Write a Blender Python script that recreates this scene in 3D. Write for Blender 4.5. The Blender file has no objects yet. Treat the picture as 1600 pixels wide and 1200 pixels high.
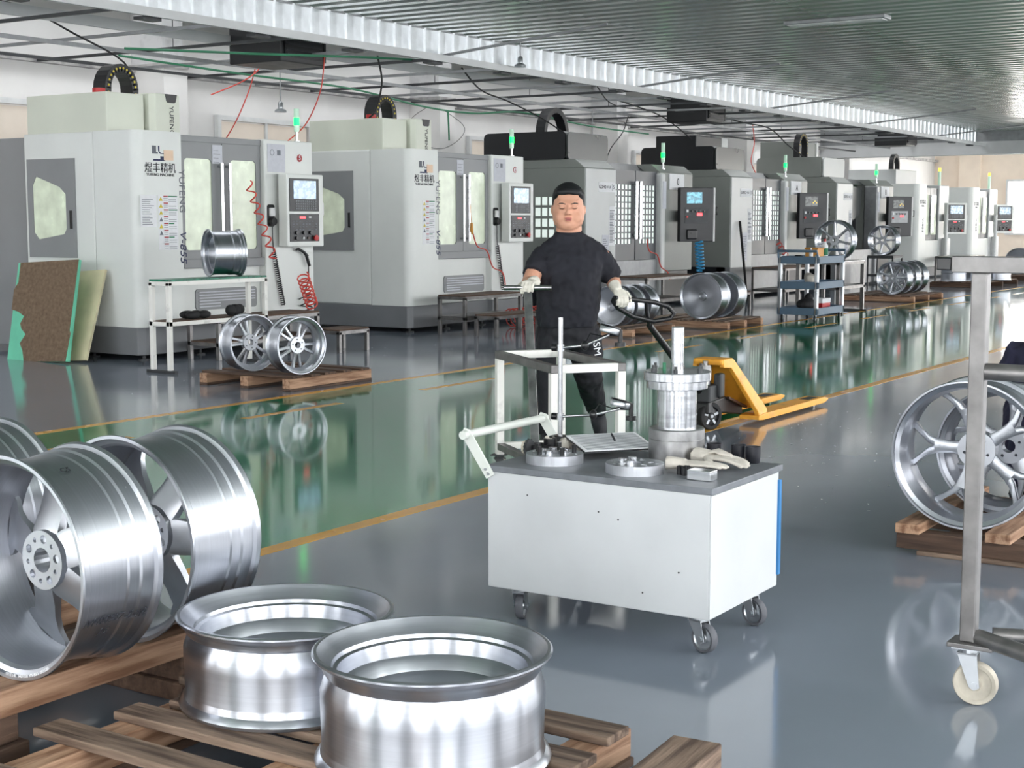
import bpy, bmesh, math, random
from mathutils import Vector, Matrix, Euler
from math import sin, cos, pi, radians as RAD

SC = bpy.context.scene
COL = SC.collection
random.seed(7)

# ------------------------------------------------------------------ camera, world, exposure
cam_d = bpy.data.cameras.new('camera'); cam_d.sensor_width = 36.0; cam_d.lens = 36.0 * 2300 / 1600
cam_d.clip_end = 200
cam = bpy.data.objects.new('camera', cam_d); COL.objects.link(cam)
PITCH = math.atan(254 / 2300); YAW = math.atan(1490 / math.hypot(2300, 254))
cam.location = (0, 0, 1.5); cam.rotation_euler = (pi / 2 - PITCH, 0, YAW - pi / 2)
SC.camera = cam

W = bpy.data.worlds.new('sky'); SC.world = W; W.use_nodes = True
W.node_tree.nodes['Background'].inputs[0].default_value = (0.80, 0.88, 1.0, 1)
W.node_tree.nodes['Background'].inputs[1].default_value = 1.0
SC.view_settings.view_transform = 'Standard'; SC.view_settings.look = 'None'
SC.view_settings.gamma = 1.0; SC.view_settings.use_curve_mapping = False
SC.view_settings.exposure = 0.9
DAY = 5.4        # brightness of the daylit window panes
ROOF_FILL = 3.6       # brightness of the roof panes added to light the upper wall

# ------------------------------------------------------------------ mesh helpers
class MB:
    def __init__(s): s.v = []; s.f = []
    def add(s, vs, fs):
        o = len(s.v); s.v += [tuple(p) for p in vs]; s.f += [tuple(i + o for i in f) for f in fs]; return s
    def box(s, x0, x1, y0, y1, z0, z1):
        return s.add([(x0,y0,z0),(x1,y0,z0),(x1,y1,z0),(x0,y1,z0),(x0,y0,z1),(x1,y0,z1),(x1,y1,z1),(x0,y1,z1)],
                     [(0,3,2,1),(4,5,6,7),(0,1,5,4),(1,2,6,5),(2,3,7,6),(3,0,4,7)])
    def bar(s, a, b, w, h=None, up=(0,0,1)):
        h = w if h is None else h
        a = Vector(a); b = Vector(b); d = (b - a).normalized(); u = Vector(up)
        if abs(d.dot(u)) > .98: u = Vector((0,1,0)) if abs(d.y) < .9 else Vector((1,0,0))
        r = d.cross(u).normalized(); u = r.cross(d).normalized()
        q = [r*(-w/2)+u*(-h/2), r*(w/2)+u*(-h/2), r*(w/2)+u*(h/2), r*(-w/2)+u*(h/2)]
        return s.add([a+k for k in q]+[b+k for k in q], [(3,2,1,0),(4,5,6,7),(0,1,5,4),(1,2,6,5),(2,3,7,6),(3,0,4,7)])
    def tube(s, pts, r, n=8, cap=True):
        pts = [Vector(p) for p in pts]; m = len(pts)
        rs = r if isinstance(r, (list, tuple)) else [r]*m
        vs = []; prev = None
        for i, p in enumerate(pts):
            t = (pts[min(i+1,m-1)] - pts[max(i-1,0)])
            t = t.normalized() if t.length > 1e-9 else Vector((0,0,1))
            if prev is None:
                a = Vector((0,0,1)) if abs(t.z) < .9 else Vector((1,0,0)); u = (a - t*a.dot(t)).normalized()
            else:
                u = prev - t*prev.dot(t)
                u = u.normalized() if u.length > 1e-6 else Vector((1,0,0))
            prev = u; w = t.cross(u)
            for k in range(n):
                an = 2*pi*k/n; vs.append(p + (u*cos(an) + w*sin(an))*rs[i])
        fs = [(i*n+k, i*n+(k+1)%n, (i+1)*n+(k+1)%n, (i+1)*n+k) for i in range(m-1) for k in range(n)]
        if cap: fs += [tuple(range(n-1,-1,-1)), tuple((m-1)*n+k for k in range(n))]
        return s.add(vs, fs)
    def cyl(s, a, b, r, n=20, r2=None):
        return s.tube([a, b], [r, r if r2 is None else r2], n)
    def lathe(s, prof, n=48, M=None, closed=False):
        # prof: (radius, z) list, revolved about z
        m = len(prof); vs = []
        for r, z in prof:
            for k in range(n):
                a = 2*pi*k/n; vs.append(Vector((r*cos(a), r*sin(a), z)))
        if M is not None: vs = [M @ p for p in vs]
        fs = []
        for i in range(m if closed else m-1):
            j = (i+1) % m
            for k in range(n):
                k2 = (k+1) % n; fs.append((i*n+k, i*n+k2, j*n+k2, j*n+k))
        return s.add(vs, fs)
    def disc(s, r, z, n=32, M=None, flip=False):
        vs = [Vector((r*cos(2*pi*k/n), r*sin(2*pi*k/n), z)) for k in range(n)]
        if M is not None: vs = [M @ p for p in vs]
        f = tuple(range(n)); return s.add(vs, [f[::-1] if flip else f])
    def prism(s, poly, fa, fb):
        # poly: 2-D points; fa / fb map (u, v) to the 3-D point of the first / second face
        n = len(poly); return s.add([fa(*p) for p in poly]+[fb(*p) for p in poly],
            [tuple(range(n-1,-1,-1)), tuple(range(n,2*n))]+[(i,(i+1)%n,n+(i+1)%n,n+i) for i in range(n)])
    def ell(s, c, r, nu=16, nv=10, M=None):
        c = Vector(c); vs = []; fs = []
        for j in range(1, nv):
            t = pi*j/nv
            for i in range(nu):
                a = 2*pi*i/nu; vs.append(Vector((r[0]*sin(t)*cos(a), r[1]*sin(t)*sin(a), r[2]*cos(t))))
        vs += [Vector((0,0,r[2])), Vector((0,0,-r[2]))]
        if M is not None: vs = [M @ p for p in vs]
        vs = [p + c for p in vs]
        for j in range(nv-2):
            for i in range(nu):
                fs.append((j*nu+i, (j+1)*nu+i, (j+1)*nu+(i+1)%nu, j*nu+(i+1)%nu))
        T = (nv-1)*nu
        for i in range(nu):
            fs.append((T, i, (i+1)%nu)); fs.append((T+1, (nv-2)*nu+(i+1)%nu, (nv-2)*nu+i))
        return s.add(vs, fs)
    def loft(s, rings, cap=True, closed=False):
        n = len(rings[0]); vs = [p for r in rings for p in r]; m = len(rings)
        fs = [(i*n+k, i*n+(k+1)%n, ((i+1)%m)*n+(k+1)%n, ((i+1)%m)*n+k) for i in range(m if closed else m-1) for k in range(n)]
        if cap and not closed: fs += [tuple(range(n-1,-1,-1)), tuple((m-1)*n+k for k in range(n))]
        return s.add(vs, fs)
    def xf(s, M, start=0):
        s.v[start:] = [tuple(M @ Vector(p)) for p in s.v[start:]]; return s
    def mesh(s, name, mat=None, smooth=None):
        me = bpy.data.meshes.new(name); me.from_pydata(s.v, [], s.f); me.update()
        if mat: me.materials.append(M_[mat])
        bm = bmesh.new(); bm.from_mesh(me); bmesh.ops.recalc_face_normals(bm, faces=bm.faces); bm.to_mesh(me); bm.free()
        if smooth:
            for p in me.polygons: p.use_smooth = True
            me.set_sharp_from_angle(angle=RAD(smooth))
        return me
    def build(s, name, mat, parent=None, smooth=None, bevel=0, seg=2, loc=None, rot=None):
        o = bpy.data.objects.new(name, s.mesh(name, mat, smooth)); COL.objects.link(o)
        if parent: o.parent = parent
        if loc: o.location = loc
        if rot: o.rotation_euler = rot
        if bevel:
            b = o.modifiers.new('bevel', 'BEVEL'); b.width = bevel; b.segments = seg; b.limit_method = 'ANGLE'; b.angle_limit = RAD(40)
        return o

def box(name, mat, parent, x0, x1, y0, y1, z0, z1, bevel=0, smooth=None, seg=2):
    return MB().box(x0,x1,y0,y1,z0,z1).build(name, mat, parent, smooth=smooth, bevel=bevel, seg=seg)
def inst(name, me, parent=None, loc=(0,0,0), rot=(0,0,0), scale=None):
    o = bpy.data.objects.new(name, me); COL.objects.link(o); o.parent = parent; o.location = loc; o.rotation_euler = rot
    if scale: o.scale = scale
    return o
def tag(o, label, cat, group=None):
    o['label'] = label; o['category'] = cat
    if group: o['group'] = group
    return o
def thing(name, label, cat, loc=(0,0,0), rz=0.0, group=None):
    o = bpy.data.objects.new(name, None); o.empty_display_size = .1; COL.objects.link(o)
    o.location = loc; o.rotation_euler = (0,0,rz); return tag(o, label, cat, group)
def struct(o): o['kind'] = 'structure'; return o
def dup(root, loc, rot=None, label=None, group=None):
    def cp(o, par):
        c = o.copy(); COL.objects.link(c); c.parent = par
        for ch in o.children: cp(ch, c)
        return c
    r = cp(root, root.parent); r.location = loc
    if rot is not None: r.rotation_euler = rot
    if label: r['label'] = label
    if group: r['group'] = group
    return r
def holed(outer, holes, z0, z1, smooth=None):
    """plate with holes: outer / holes are lists of 2-D points"""
    bm = bmesh.new(); edges = []
    for loop in [outer] + holes:
        vs = [bm.verts.new((x, y, z0)) for x, y in loop]
        edges += [bm.edges.new((vs[i], vs[(i+1) % len(vs)])) for i in range(len(vs))]
    r = bmesh.ops.triangle_fill(bm, edges=edges, use_beauty=True)
    fs = [g for g in r['geom'] if isinstance(g, bmesh.types.BMFace)]
    e = bmesh.ops.extrude_face_region(bm, geom=fs)
    bmesh.ops.translate(bm, verts=[g for g in e['geom'] if isinstance(g, bmesh.types.BMVert)], vec=(0,0,z1-z0))
    bm.verts.index_update(); m = MB(); m.v = [tuple(v.co) for v in bm.verts]; m.f = [tuple(v.index for v in f.verts) for f in bm.faces]
    bm.free(); return m
def circle(cx, cy, r, n=20, ph=0): return [(cx+r*cos(2*pi*k/n+ph), cy+r*sin(2*pi*k/n+ph)) for k in range(n)]
def rrect(x0, x1, y0, y1, r, n=4):
    o = []
    for cx, cy, a in ((x1-r,y0+r,-90),(x1-r,y1-r,0),(x0+r,y1-r,90),(x0+r,y0+r,180)):
        o += [(cx+r*cos(RAD(a+90*k/n)), cy+r*sin(RAD(a+90*k/n))) for k in range(n+1)]
    return o
def text_mesh(txt, size, ext=.0015, align='CENTER', shear=0):
    cu = bpy.data.curves.new('text', 'FONT'); cu.body = txt; cu.size = size; cu.extrude = ext
    cu.align_x = align; cu.align_y = 'CENTER'; cu.shear = shear; cu.resolution_u = 3
    o = bpy.data.objects.new('text', cu); COL.objects.link(o)
    dg = bpy.context.evaluated_depsgraph_get(); dg.update()
    me = bpy.data.meshes.new_from_object(o.evaluated_get(dg)); bpy.data.objects.remove(o); bpy.data.curves.remove(cu)
    return me
def text(txt, size, mat, parent, loc, rot=(pi/2,0,0), name='lettering', sx=1, **k):
    me = text_mesh(txt, size, **k); me.materials.clear(); me.materials.append(M_[mat])
    return inst(name, me, parent, loc, rot, (sx,1,1))

# ------------------------------------------------------------------ materials
M_ = {}
def mat(name, col, rough=.5, metal=0, var=.06, scale=6, stretch=(1,1,1), rvar=.08, bump=0, bscale=40, spec=.5, coat=0, crough=.05, emit=0, ecol=None, trans=0, aniso=0, rnd=0, col2=None, contrast=None, ior=1.5, alpha=1):
    m = bpy.data.materials.new(name); m.use_nodes = True; nt = m.node_tree; N = nt.nodes; L = nt.links
    b = N['Principled BSDF']
    b.inputs['Metallic'].default_value = metal; b.inputs['Roughness'].default_value = rough
    b.inputs['Specular IOR Level'].default_value = spec; b.inputs['Coat Weight'].default_value = coat; b.inputs['Coat Roughness'].default_value = crough
    b.inputs['Transmission Weight'].default_value = trans; b.inputs['IOR'].default_value = ior; b.inputs['Alpha'].default_value = alpha
    tc = N.new('ShaderNodeTexCoord'); mp = N.new('ShaderNodeMapping'); mp.inputs['Scale'].default_value = stretch
    L.new(tc.outputs['Object'], mp.inputs['Vector'])
    nz = N.new('ShaderNodeTexNoise'); nz.inputs['Scale'].default_value = scale; nz.inputs['Detail'].default_value = 5
    L.new(mp.outputs[0], nz.inputs['Vector'])
    c2 = col2 if col2 else tuple(c*(1-2*var) for c in col); c1 = col if col2 else tuple(min(1, c*(1+var)) for c in col)
    rp = N.new('ShaderNodeValToRGB'); lo, hi = contrast or (.25, .75)
    rp.color_ramp.elements[0].position = lo; rp.color_ramp.elements[1].position = hi
    rp.color_ramp.elements[0].color = (*c2, 1); rp.color_ramp.elements[1].color = (*c1, 1)
    L.new(nz.outputs['Fac'], rp.inputs[0]); out = rp.outputs[0]
    if rnd:
        oi = N.new('ShaderNodeObjectInfo'); hs = N.new('ShaderNodeHueSaturation'); mr = N.new('ShaderNodeMapRange')
        mr.inputs[3].default_value = 1-rnd; mr.inputs[4].default_value = 1+rnd
        L.new(oi.outputs['Random'], mr.inputs[0]); L.new(mr.outputs[0], hs.inputs['Value']); L.new(out, hs.inputs['Color']); out = hs.outputs[0]
    L.new(out, b.inputs['Base Color'])
    if rvar:
        mr = N.new('ShaderNodeMapRange'); mr.inputs[3].default_value = max(0, rough-rvar); mr.inputs[4].default_value = min(1, rough+rvar)
        L.new(nz.outputs['Fac'], mr.inputs[0]); L.new(mr.outputs[0], b.inputs['Roughness'])
    if bump:
        n2 = N.new('ShaderNodeTexNoise'); n2.inputs['Scale'].default_value = bscale; n2.inputs['Detail'].default_value = 3
        L.new(mp.outputs[0], n2.inputs['Vector']); bp = N.new('ShaderNodeBump'); bp.inputs['Strength'].default_value = bump; bp.inputs['Distance'].default_value = .01
        L.new(n2.outputs['Fac'], bp.inputs['Height']); L.new(bp.outputs[0], b.inputs['Normal'])
    if aniso:
        tg = N.new('ShaderNodeTangent'); tg.direction_type = 'RADIAL'; tg.axis = 'Z'; b.inputs['Anisotropic Rotation'].default_value = .25; L.new(tg.outputs[0], b.inputs['Tangent']); b.inputs['Anisotropic'].default_value = aniso
    if emit:
        b.inputs['Emission Color'].default_value = (*(ecol or col), 1); b.inputs['Emission Strength'].default_value = emit
    M_[name] = m; return m
def srgb(r, g, b): return tuple(((c/255)/12.92 if c/255 <= .04045 else ((c/255+.055)/1.055)**2.4) for c in (r, g, b))

mat('floor_grey', srgb(128,137,149), .10, var=.06, scale=.8, rvar=.04, bump=.006, bscale=9, spec=.6)
mat('lane_green', srgb(10,132,88), .07, var=.1, scale=.9, rvar=.03, bump=.006, bscale=9, spec=.5)
mat('lane_yellow', srgb(222,160,48), .25, var=.08, scale=5)
mat('wall_white', srgb(232,230,228), .8, var=.04, scale=1.2)
mat('wall_beige', srgb(244,228,210), .8, var=.05, scale=1.5)
mat('dirty_ledge', srgb(196,194,192), .9, col2=srgb(140,138,138), scale=5, contrast=(.3,.6))
mat('dirty_column', srgb(222,221,222), .85, col2=srgb(180,178,178), scale=3, contrast=(.25,.5))
mat('roof_white', srgb(225,226,228), .8)
mat('strip_metal', srgb(176,182,176), .28, metal=.5, var=.12, scale=1.2, stretch=(1,.25,1), rvar=.08, spec=.5)
mat('strip_back', srgb(110,114,112), .5, metal=.4)
mat('galvanised', srgb(222,226,230), .3, metal=1, var=.12, scale=5, rvar=.1, bump=.03, bscale=4)
mat('steel_grey', srgb(150,152,154), .45, metal=.5, var=.1, scale=8)
mat('steel_dark', srgb(70,72,74), .5, metal=.5, var=.15, scale=8)
mat('beam_white', srgb(205,206,207), .6, var=.05, scale=2)
mat('daylight', (1,1,1), .6, emit=DAY, ecol=(.98,.985,1.0), var=0, rvar=0)
mat('daylight_end', (1,1,1), .6, emit=DAY*1.7, ecol=(1.0,.97,.93), var=0, rvar=0)
mat('added_rooflight', (1,1,1), .6, emit=ROOF_FILL, ecol=(.95,.98,1.0), var=0, rvar=0)  # fill glow for the added roof panes
mat('frame_white', srgb(225,226,226), .4)
mat('shade_pane', srgb(214,204,192), .45, var=.06, scale=2, emit=.12, ecol=srgb(230,214,196))
# machines
mat('yu_white', srgb(226,229,226), .38, var=.03, scale=1.5, spec=.45)
mat('yu_cream', srgb(216,220,206), .4, var=.03, scale=1.5, spec=.45)
mat('yu_grey', srgb(140,142,144), .42, var=.04, scale=2)
mat('yu_dado', srgb(122,124,128), .45, var=.06, scale=2)
mat('go_grey', srgb(132,136,132), .42, var=.04, scale=2)
mat('go_light', srgb(198,201,201), .4, var=.03, scale=2)
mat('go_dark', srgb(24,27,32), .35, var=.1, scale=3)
mat('go_door', srgb(88,91,95), .38, var=.05, scale=3)
mat('go_hood', srgb(58,62,62), .3, var=.1, scale=2, spec=.6)
mat('window_glass', srgb(206,216,196), .25, var=.12, scale=5, spec=.6, bump=.05, bscale=60, emit=.10, ecol=srgb(225,235,205))
mat('pane_lit', srgb(222,232,226), .25, var=.08, scale=8, emit=.35, ecol=srgb(226,238,232))
mat('chrome', srgb(196,198,201), .26, metal=1, var=.05, rvar=.06)
mat('black_plastic', srgb(26,27,30), .4, var=.1, scale=8)
mat('black_satin', srgb(18,19,22), .3, var=.1, scale=8)
mat('black_rubber', srgb(34,34,36), .75, var=.15, scale=12)
mat('panel_black', srgb(36,38,42), .4, var=.08, scale=10)
mat('key_grey', srgb(120,124,128), .5)
mat('screen', srgb(150,170,190), .2, emit=.55, ecol=srgb(150,175,200), var=.35, scale=14, contrast=(.45,.55))
mat('screen_blue', srgb(90,150,170), .2, emit=.5, ecol=srgb(110,170,190), var=.5, scale=16, contrast=(.45,.55))
mat('screen_dim', srgb(96,100,98), .25, var=.3, scale=16, emit=.12, contrast=(.45,.55))
mat('led_red', srgb(255,40,40), .4, emit=2.5, ecol=(1,.05,.06), var=0)
mat('led_amber', srgb(235,190,60), .4, emit=.8, ecol=(1,.7,.1), var=0)
mat('lamp_green', srgb(0,200,70), .3, emit=4, ecol=(.0,1,.05), var=0)
mat('lamp_clear', srgb(195,225,205), .2, var=.03, emit=.05, ecol=srgb(180,255,210))
mat('red_plastic', srgb(190,40,42), .4)
mat('red_hose', srgb(214,74,62), .4)
mat('green_hose', srgb(40,120,84), .45)
mat('blue_hose', srgb(30,140,190), .35)
mat('orange', srgb(214,150,62), .45)
mat('paper', srgb(236,237,240), .8, var=.03, scale=30)
mat('paper_grey', srgb(206,208,216), .8, var=.04, scale=20)
mat('ink', srgb(40,42,50), .7)
mat('ink_soft', srgb(120,124,132), .8)
mat('navy_ink', srgb(38,46,86), .6)
mat('grey_ink', srgb(104,108,116), .6)
mat('red_ink', srgb(172,52,56), .6)
mat('green_ink', srgb(38,124,84), .6)
mat('yellow_ink', srgb(210,190,60), .6)
mat('peach_paper', srgb(240,212,186), .8)
# metal work
mat('aluminium', srgb(190,193,200), .38, metal=1, var=.05, scale=3, stretch=(1,1,60), rvar=.05, aniso=.6)
mat('aluminium_bright', srgb(190,193,200), .30, metal=1, var=.05, scale=3, stretch=(1,1,60), rvar=.05, aniso=.75)
mat('aluminium_cast', srgb(196,199,205), .42, metal=1, var=.08, scale=8, rvar=.1)
mat('bore', srgb(60,62,66), .5, metal=.8)
mat('steel_bright', srgb(206,208,212), .22, metal=1, var=.08, scale=5, stretch=(1,1,14), rvar=.08, aniso=.6)
mat('steel_worn', srgb(178,178,178), .34, metal=1, var=.2, scale=14, rvar=.12)
mat('steel_tube', srgb(134,132,131), .42, metal=.8, var=.22, scale=10, rvar=.12)
mat('white_tube', srgb(222,221,216), .45, var=.14, scale=10, contrast=(.2,.42))
mat('cart_white', srgb(206,209,211), .42, var=.05, scale=2.5, spec=.45)
mat('cart_top', srgb(118,122,128), .45, var=.16, scale=14)
mat('cart_handle', srgb(222,226,220), .35)
mat('blue_strip', srgb(58,130,190), .4)
mat('caster_grey', srgb(96,98,104), .6, var=.1)
mat('caster_cream', srgb(206,198,182), .6, var=.2, scale=10)
mat('zinc', srgb(190,194,198), .3, metal=.9, var=.08)
mat('jack_yellow', srgb(232,164,58), .42, var=.18, scale=7, contrast=(.22,.45))
mat('jack_black', srgb(30,30,32), .38, var=.1)
mat('oil_brown', srgb(78,58,48), .4, var=.2, scale=10)
mat('trolley_blue', srgb(84,108,130), .5, var=.06)
# wood
mat('wood_pale', srgb(186,150,122), .75, var=.2, scale=3, stretch=(1,12,12), rvar=.08, bump=.35, bscale=6, rnd=.2, col2=srgb(126,90,66), contrast=(.34,.62))
mat('wood_grey', srgb(134,114,98), .8, scale=3, stretch=(1,12,12), rvar=.08, bump=.4, bscale=6, rnd=.25, col2=srgb(74,58,48), contrast=(.34,.64))
mat('wood_dark', srgb(110,86,70), .8, scale=3, stretch=(1,12,12), rvar=.08, bump=.35, bscale=6, rnd=.2, col2=srgb(62,46,38))
mat('board_brown', srgb(132,112,92), .85, scale=26, col2=srgb(98,80,62), bump=.4, bscale=90)
mat('board_mint', srgb(112,206,172), .6, var=.06)
mat('board_cream', srgb(214,206,170), .7)
mat('green_mat', srgb(20,120,92), .3, var=.3, scale=20)
# people
mat('skin', srgb(214,160,134), .5, var=.06, scale=8, spec=.35)
mat('lips', srgb(188,116,108), .45)
mat('hair', srgb(16,17,21), .6, var=.2, scale=60)
mat('tshirt', srgb(30,31,40), .85, var=.12, scale=4, bump=.12, bscale=9)
mat('trousers', srgb(23,24,31), .8, var=.12, scale=4, bump=.15, bscale=8)
mat('glove', srgb(226,222,210), .85, var=.08, scale=20, bump=.3, bscale=120)
mat('shoe', srgb(24,26,34), .6)
mat('navy_cloth', srgb(40,40,66), .85, var=.15, scale=5, bump=.2, bscale=8)
mat('rag_white', srgb(206,200,190), .9, var=.15, scale=10, bump=.4, bscale=40)
mat('rag_red', srgb(112,46,42), .8, var=.3, scale=10)
mat('cup_black', srgb(34,35,42), .35, var=.1)
# ------------------------------------------------------------------ the hall
floor = struct(box('floor', 'floor_grey', None, -8, 52, -8, 15.5, -.2, 0))
lane = struct(box('green_lane', 'lane_green', floor, -7.9, 50, 4.53, 8.45, -.1, .0008))
for y in (4.53, 8.45): struct(box('lane_line', 'lane_yellow', floor, -7.9, 50, y-.05, y+.05, -.1, .0014))
dash = MB().box(0, 1.15, -.045, .045, -.1, .0014).mesh('lane_dash', 'lane_yellow')
for k in range(-2, 16): struct(inst('lane_dash', dash, floor, (8.28 + 2.3*k, 7.77, 0)))

wl = struct(box('wall_left', 'wall_white', None, -8, 52, 15.5, 15.8, 0, 6.6))
struct(box('wall_ledge', 'dirty_ledge', wl, -8, 52, 15.38, 15.5, 3.52, 3.6))
struct(box('wall_beam', 'wall_white', wl, -8, 52, 15.34, 15.5, 4.35, 5.0))
for i, x in enumerate((1.6, 8.0, 14.4, 20.78, 27.1, 33.65, 40.8)):
    p = struct(box('column', 'wall_white', wl, x, x+.44, 14.85, 15.5, 0, 3.6))
    struct(box('column_upper', 'dirty_column', p, x+.03, x+.41, 14.89, 15.5, 3.6, 6.5))
    struct(box('column_cap', 'dirty_ledge', p, x-.02, x+.46, 14.83, 15.5, 3.57, 3.62))
struct(box('wall_right', 'wall_white', None, -8, 52, -4.3, -4, 0, 6.6))
we = struct(box('wall_end', 'wall_beige', None, 51, 51.3, -8, 15.5, 0, 6.6))
struct(box('end_pilaster', 'wall_beige', we, 50.8, 51, 13.9, 14.6, 0, 6))
struct(box('end_pilaster', 'wall_beige', we, 50.8, 51, 6.9, 7.6, 0, 6))
struct(box('wall_back', 'wall_white', None, -5.3, -5, -4, 15.5, 0, 6.6))
struct(box('roof', 'roof_white', None, -8, 52, -8, 15.8, 6.6, 6.8))
nwin = [0]
def window(M, w, h, cols, rows, pane='daylight', t=.07, big=None):
    """window lying in its local x-z plane, facing -y, lower left corner at the origin of M"""
    nwin[0] += 1
    r = bpy.data.objects.new('window_%d' % nwin[0], None); COL.objects.link(r); r.matrix_world = M; struct(r)
    fr = MB(); fr.box(0,w,-.06,.02,0,t).box(0,w,-.06,.02,h-t,h).box(0,t,-.06,.02,t,h-t).box(w-t,w,-.06,.02,t,h-t)
    fr.build('window_frame', 'frame_white', r)
    cw = (w-2*t)/cols; rh = (h-2*t)/rows
    bars = MB()
    for i in range(1, cols): bars.box(t+i*cw-.025, t+i*cw+.025, -.05, .0, t, h-t)
    for j in range(1, rows): bars.box(t, w-t, -.045, .0, t+j*rh-.02, t+j*rh+.02)
    if bars.v: bars.build('glazing_bars', 'frame_white', r)
    pm = MB().box(.027, cw-.027, -.02, -.005, .022, rh-.022).mesh('pane', pane)
    for i in range(cols):
        for j in range(rows): inst('pane', pm, r, (t+i*cw, 0, t+j*rh))
    return r
def MX(x, y, z, rz): return Matrix.Translation((x, y, z)) @ Matrix.Rotation(rz, 4, 'Z')
for k in range(13): window(MX(-.6 + 4.2*k, -3.99, .9, pi), 3.2, 2.75, 4, 3)          # right wall, facing the hall
for k in range(4): window(MX(-4.99, -3.2 + 4.6*k, .9, pi/2), 3.2, 2.75, 4, 3)       # wall behind
for y in (13.05, 9.2, 5.0, .8): window(MX(50.99, y, 1.05, -pi/2), 2.9, 1.85, 2, 2, 'daylight_end')   # end wall
for x0, x1, z0, z1 in ((9.6,12.9,1.2,3.04), (16.0,18.1,1.2,3.05), (22.5,25.3,1.2,3.06), (28.9,31.7,1.2,3.05), (35.3,38.1,1.2,3.05)):
    window(MX(x0, 15.47, z0, 0), x1-x0, z1-z0, 2, 1, 'shade_pane')
for k in range(7):                                                                        # unseen glowing roof panes, added to brighten the upper wall over the machine bay
    r = bpy.data.objects.new('window_%d' % (nwin[0]+1), None); nwin[0] += 1; COL.objects.link(r); struct(r); r.location = (-2 + 7.5*k, 13.4, 6.58)
    MB().box(-2,2,-.75,.75,-.02,0).build('pane', 'added_rooflight', r)
    MB().box(-2.1,2.1,-.85,-.75,-.06,.02).box(-2.1,2.1,.75,.85,-.06,.02).box(-2.1,-2,-.75,.75,-.06,.02).box(2,2.1,-.75,.75,-.06,.02).build('window_frame', 'frame_white', r)

# dropped strip ceiling over the aisle
ce = struct(box('ceiling', 'strip_back', None, -8, 40.2, -8, 10.93, 3.90, 3.95))
st = MB().prism([(0,.03),(.06,0),(.20,0),(.26,.03)], lambda u,v: (u,-8,3.87+v), lambda u,v: (u,10.93,3.87+v)).mesh('ceiling_strip', 'strip_metal')
for k in range(160): struct(inst('ceiling_strip', st, ce, (-7.9 + .3*k, 0, 0)))
# luminaire in the strip ceiling
lum = thing('ceiling_luminaire', 'long narrow white light fitting mounted under the grey strip ceiling', 'light fitting', (16.9, 6.35, 3.87))
MB().box(-.12,.12,-.62,.62,-.05,0).build('housing', 'steel_grey', lum, bevel=.01)
MB().box(-.09,.09,-.58,.58,-.056,-.049).build('diffuser', 'frame_white', lum)
# galvanised skirt hung along its edge
sk = struct(box('trim_1', 'steel_grey', None, -8, 40.2, 10.93, 10.98, 3.86, 3.95))
sp = MB().prism([(0,0),(.015,-.022),(.035,-.022),(.05,0),(.17,.006),(.305,0),(.305,.01),(0,.01)], lambda u,v: (u,v,3.57), lambda u,v: (u,v,3.93)).mesh('skirt_panel', 'galvanised')
for k in range(155): struct(inst('skirt_panel', sp, sk, (-7.6 + .305*k, 10.94, 0)))
rail = struct(box('trim_2', 'steel_grey', None, -8, 40.2, 10.88, 10.99, 3.50, 3.57))
struct(box('rail_lip', 'beam_white', rail, -8, 40.2, 10.86, 10.88, 3.485, 3.57))
for k in range(30):
    struct(box('rail_bracket', 'steel_dark', rail, -4+1.6*k, -3.75+1.6*k, 10.99, 11.12, 3.47, 3.5))
# cross beam at the far end of the strip ceiling
struct(box('trim_3', 'beam_white', None, 40.2, 40.7, -8, 15.5, 3.28, 3.62))
struct(box('trim_4', 'steel_grey', None, 40.2, 40.3, -8, 15.5, 3.62, 4.3))
# ------------------------------------------------------------------ machining centres
YF = 11.9
def coil(p0, p1, r, turns, wr, sag=0, n=10):
    p0 = Vector(p0); p1 = Vector(p1); d = (p1-p0).normalized(); u = Vector((1,0,0)) if abs(d.x) < .8 else Vector((0,1,0))
    u = (u - d*u.dot(d)).normalized(); w = d.cross(u); N = int(turns*n); pts = []
    for i in range(N+1):
        t = i/N; a = 2*pi*turns*t
        pts.append(p0.lerp(p1, t) + u*cos(a)*r + w*sin(a)*r + Vector((0,0,-sag*4*t*(1-t))))
    return MB().tube(pts, wr, 6)
def signal_lamp(par, x, y, z, h=.4):
    s = MB().cyl((x,y,z),(x,y,z+.12),.018,10).cyl((x,y,z),(x,y,z+.015),.04,12).build('signal_lamp', 'chrome', par, smooth=40)
    MB().lathe([(.0,z+.12),(.03,z+.12),(.034,z+.16),(.034,z+.2)],16,Matrix.Translation((x,y,0))).build('lamp_segment', 'lamp_clear', s, smooth=40)
    MB().cyl((x,y,z+.2),(x,y,z+.29),.035,16).build('lamp_segment', 'lamp_green', s, smooth=40)
    MB().cyl((x,y,z+.29),(x,y,z+h),.033,16).build('lamp_segment', 'lamp_clear', s, smooth=40)
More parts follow.
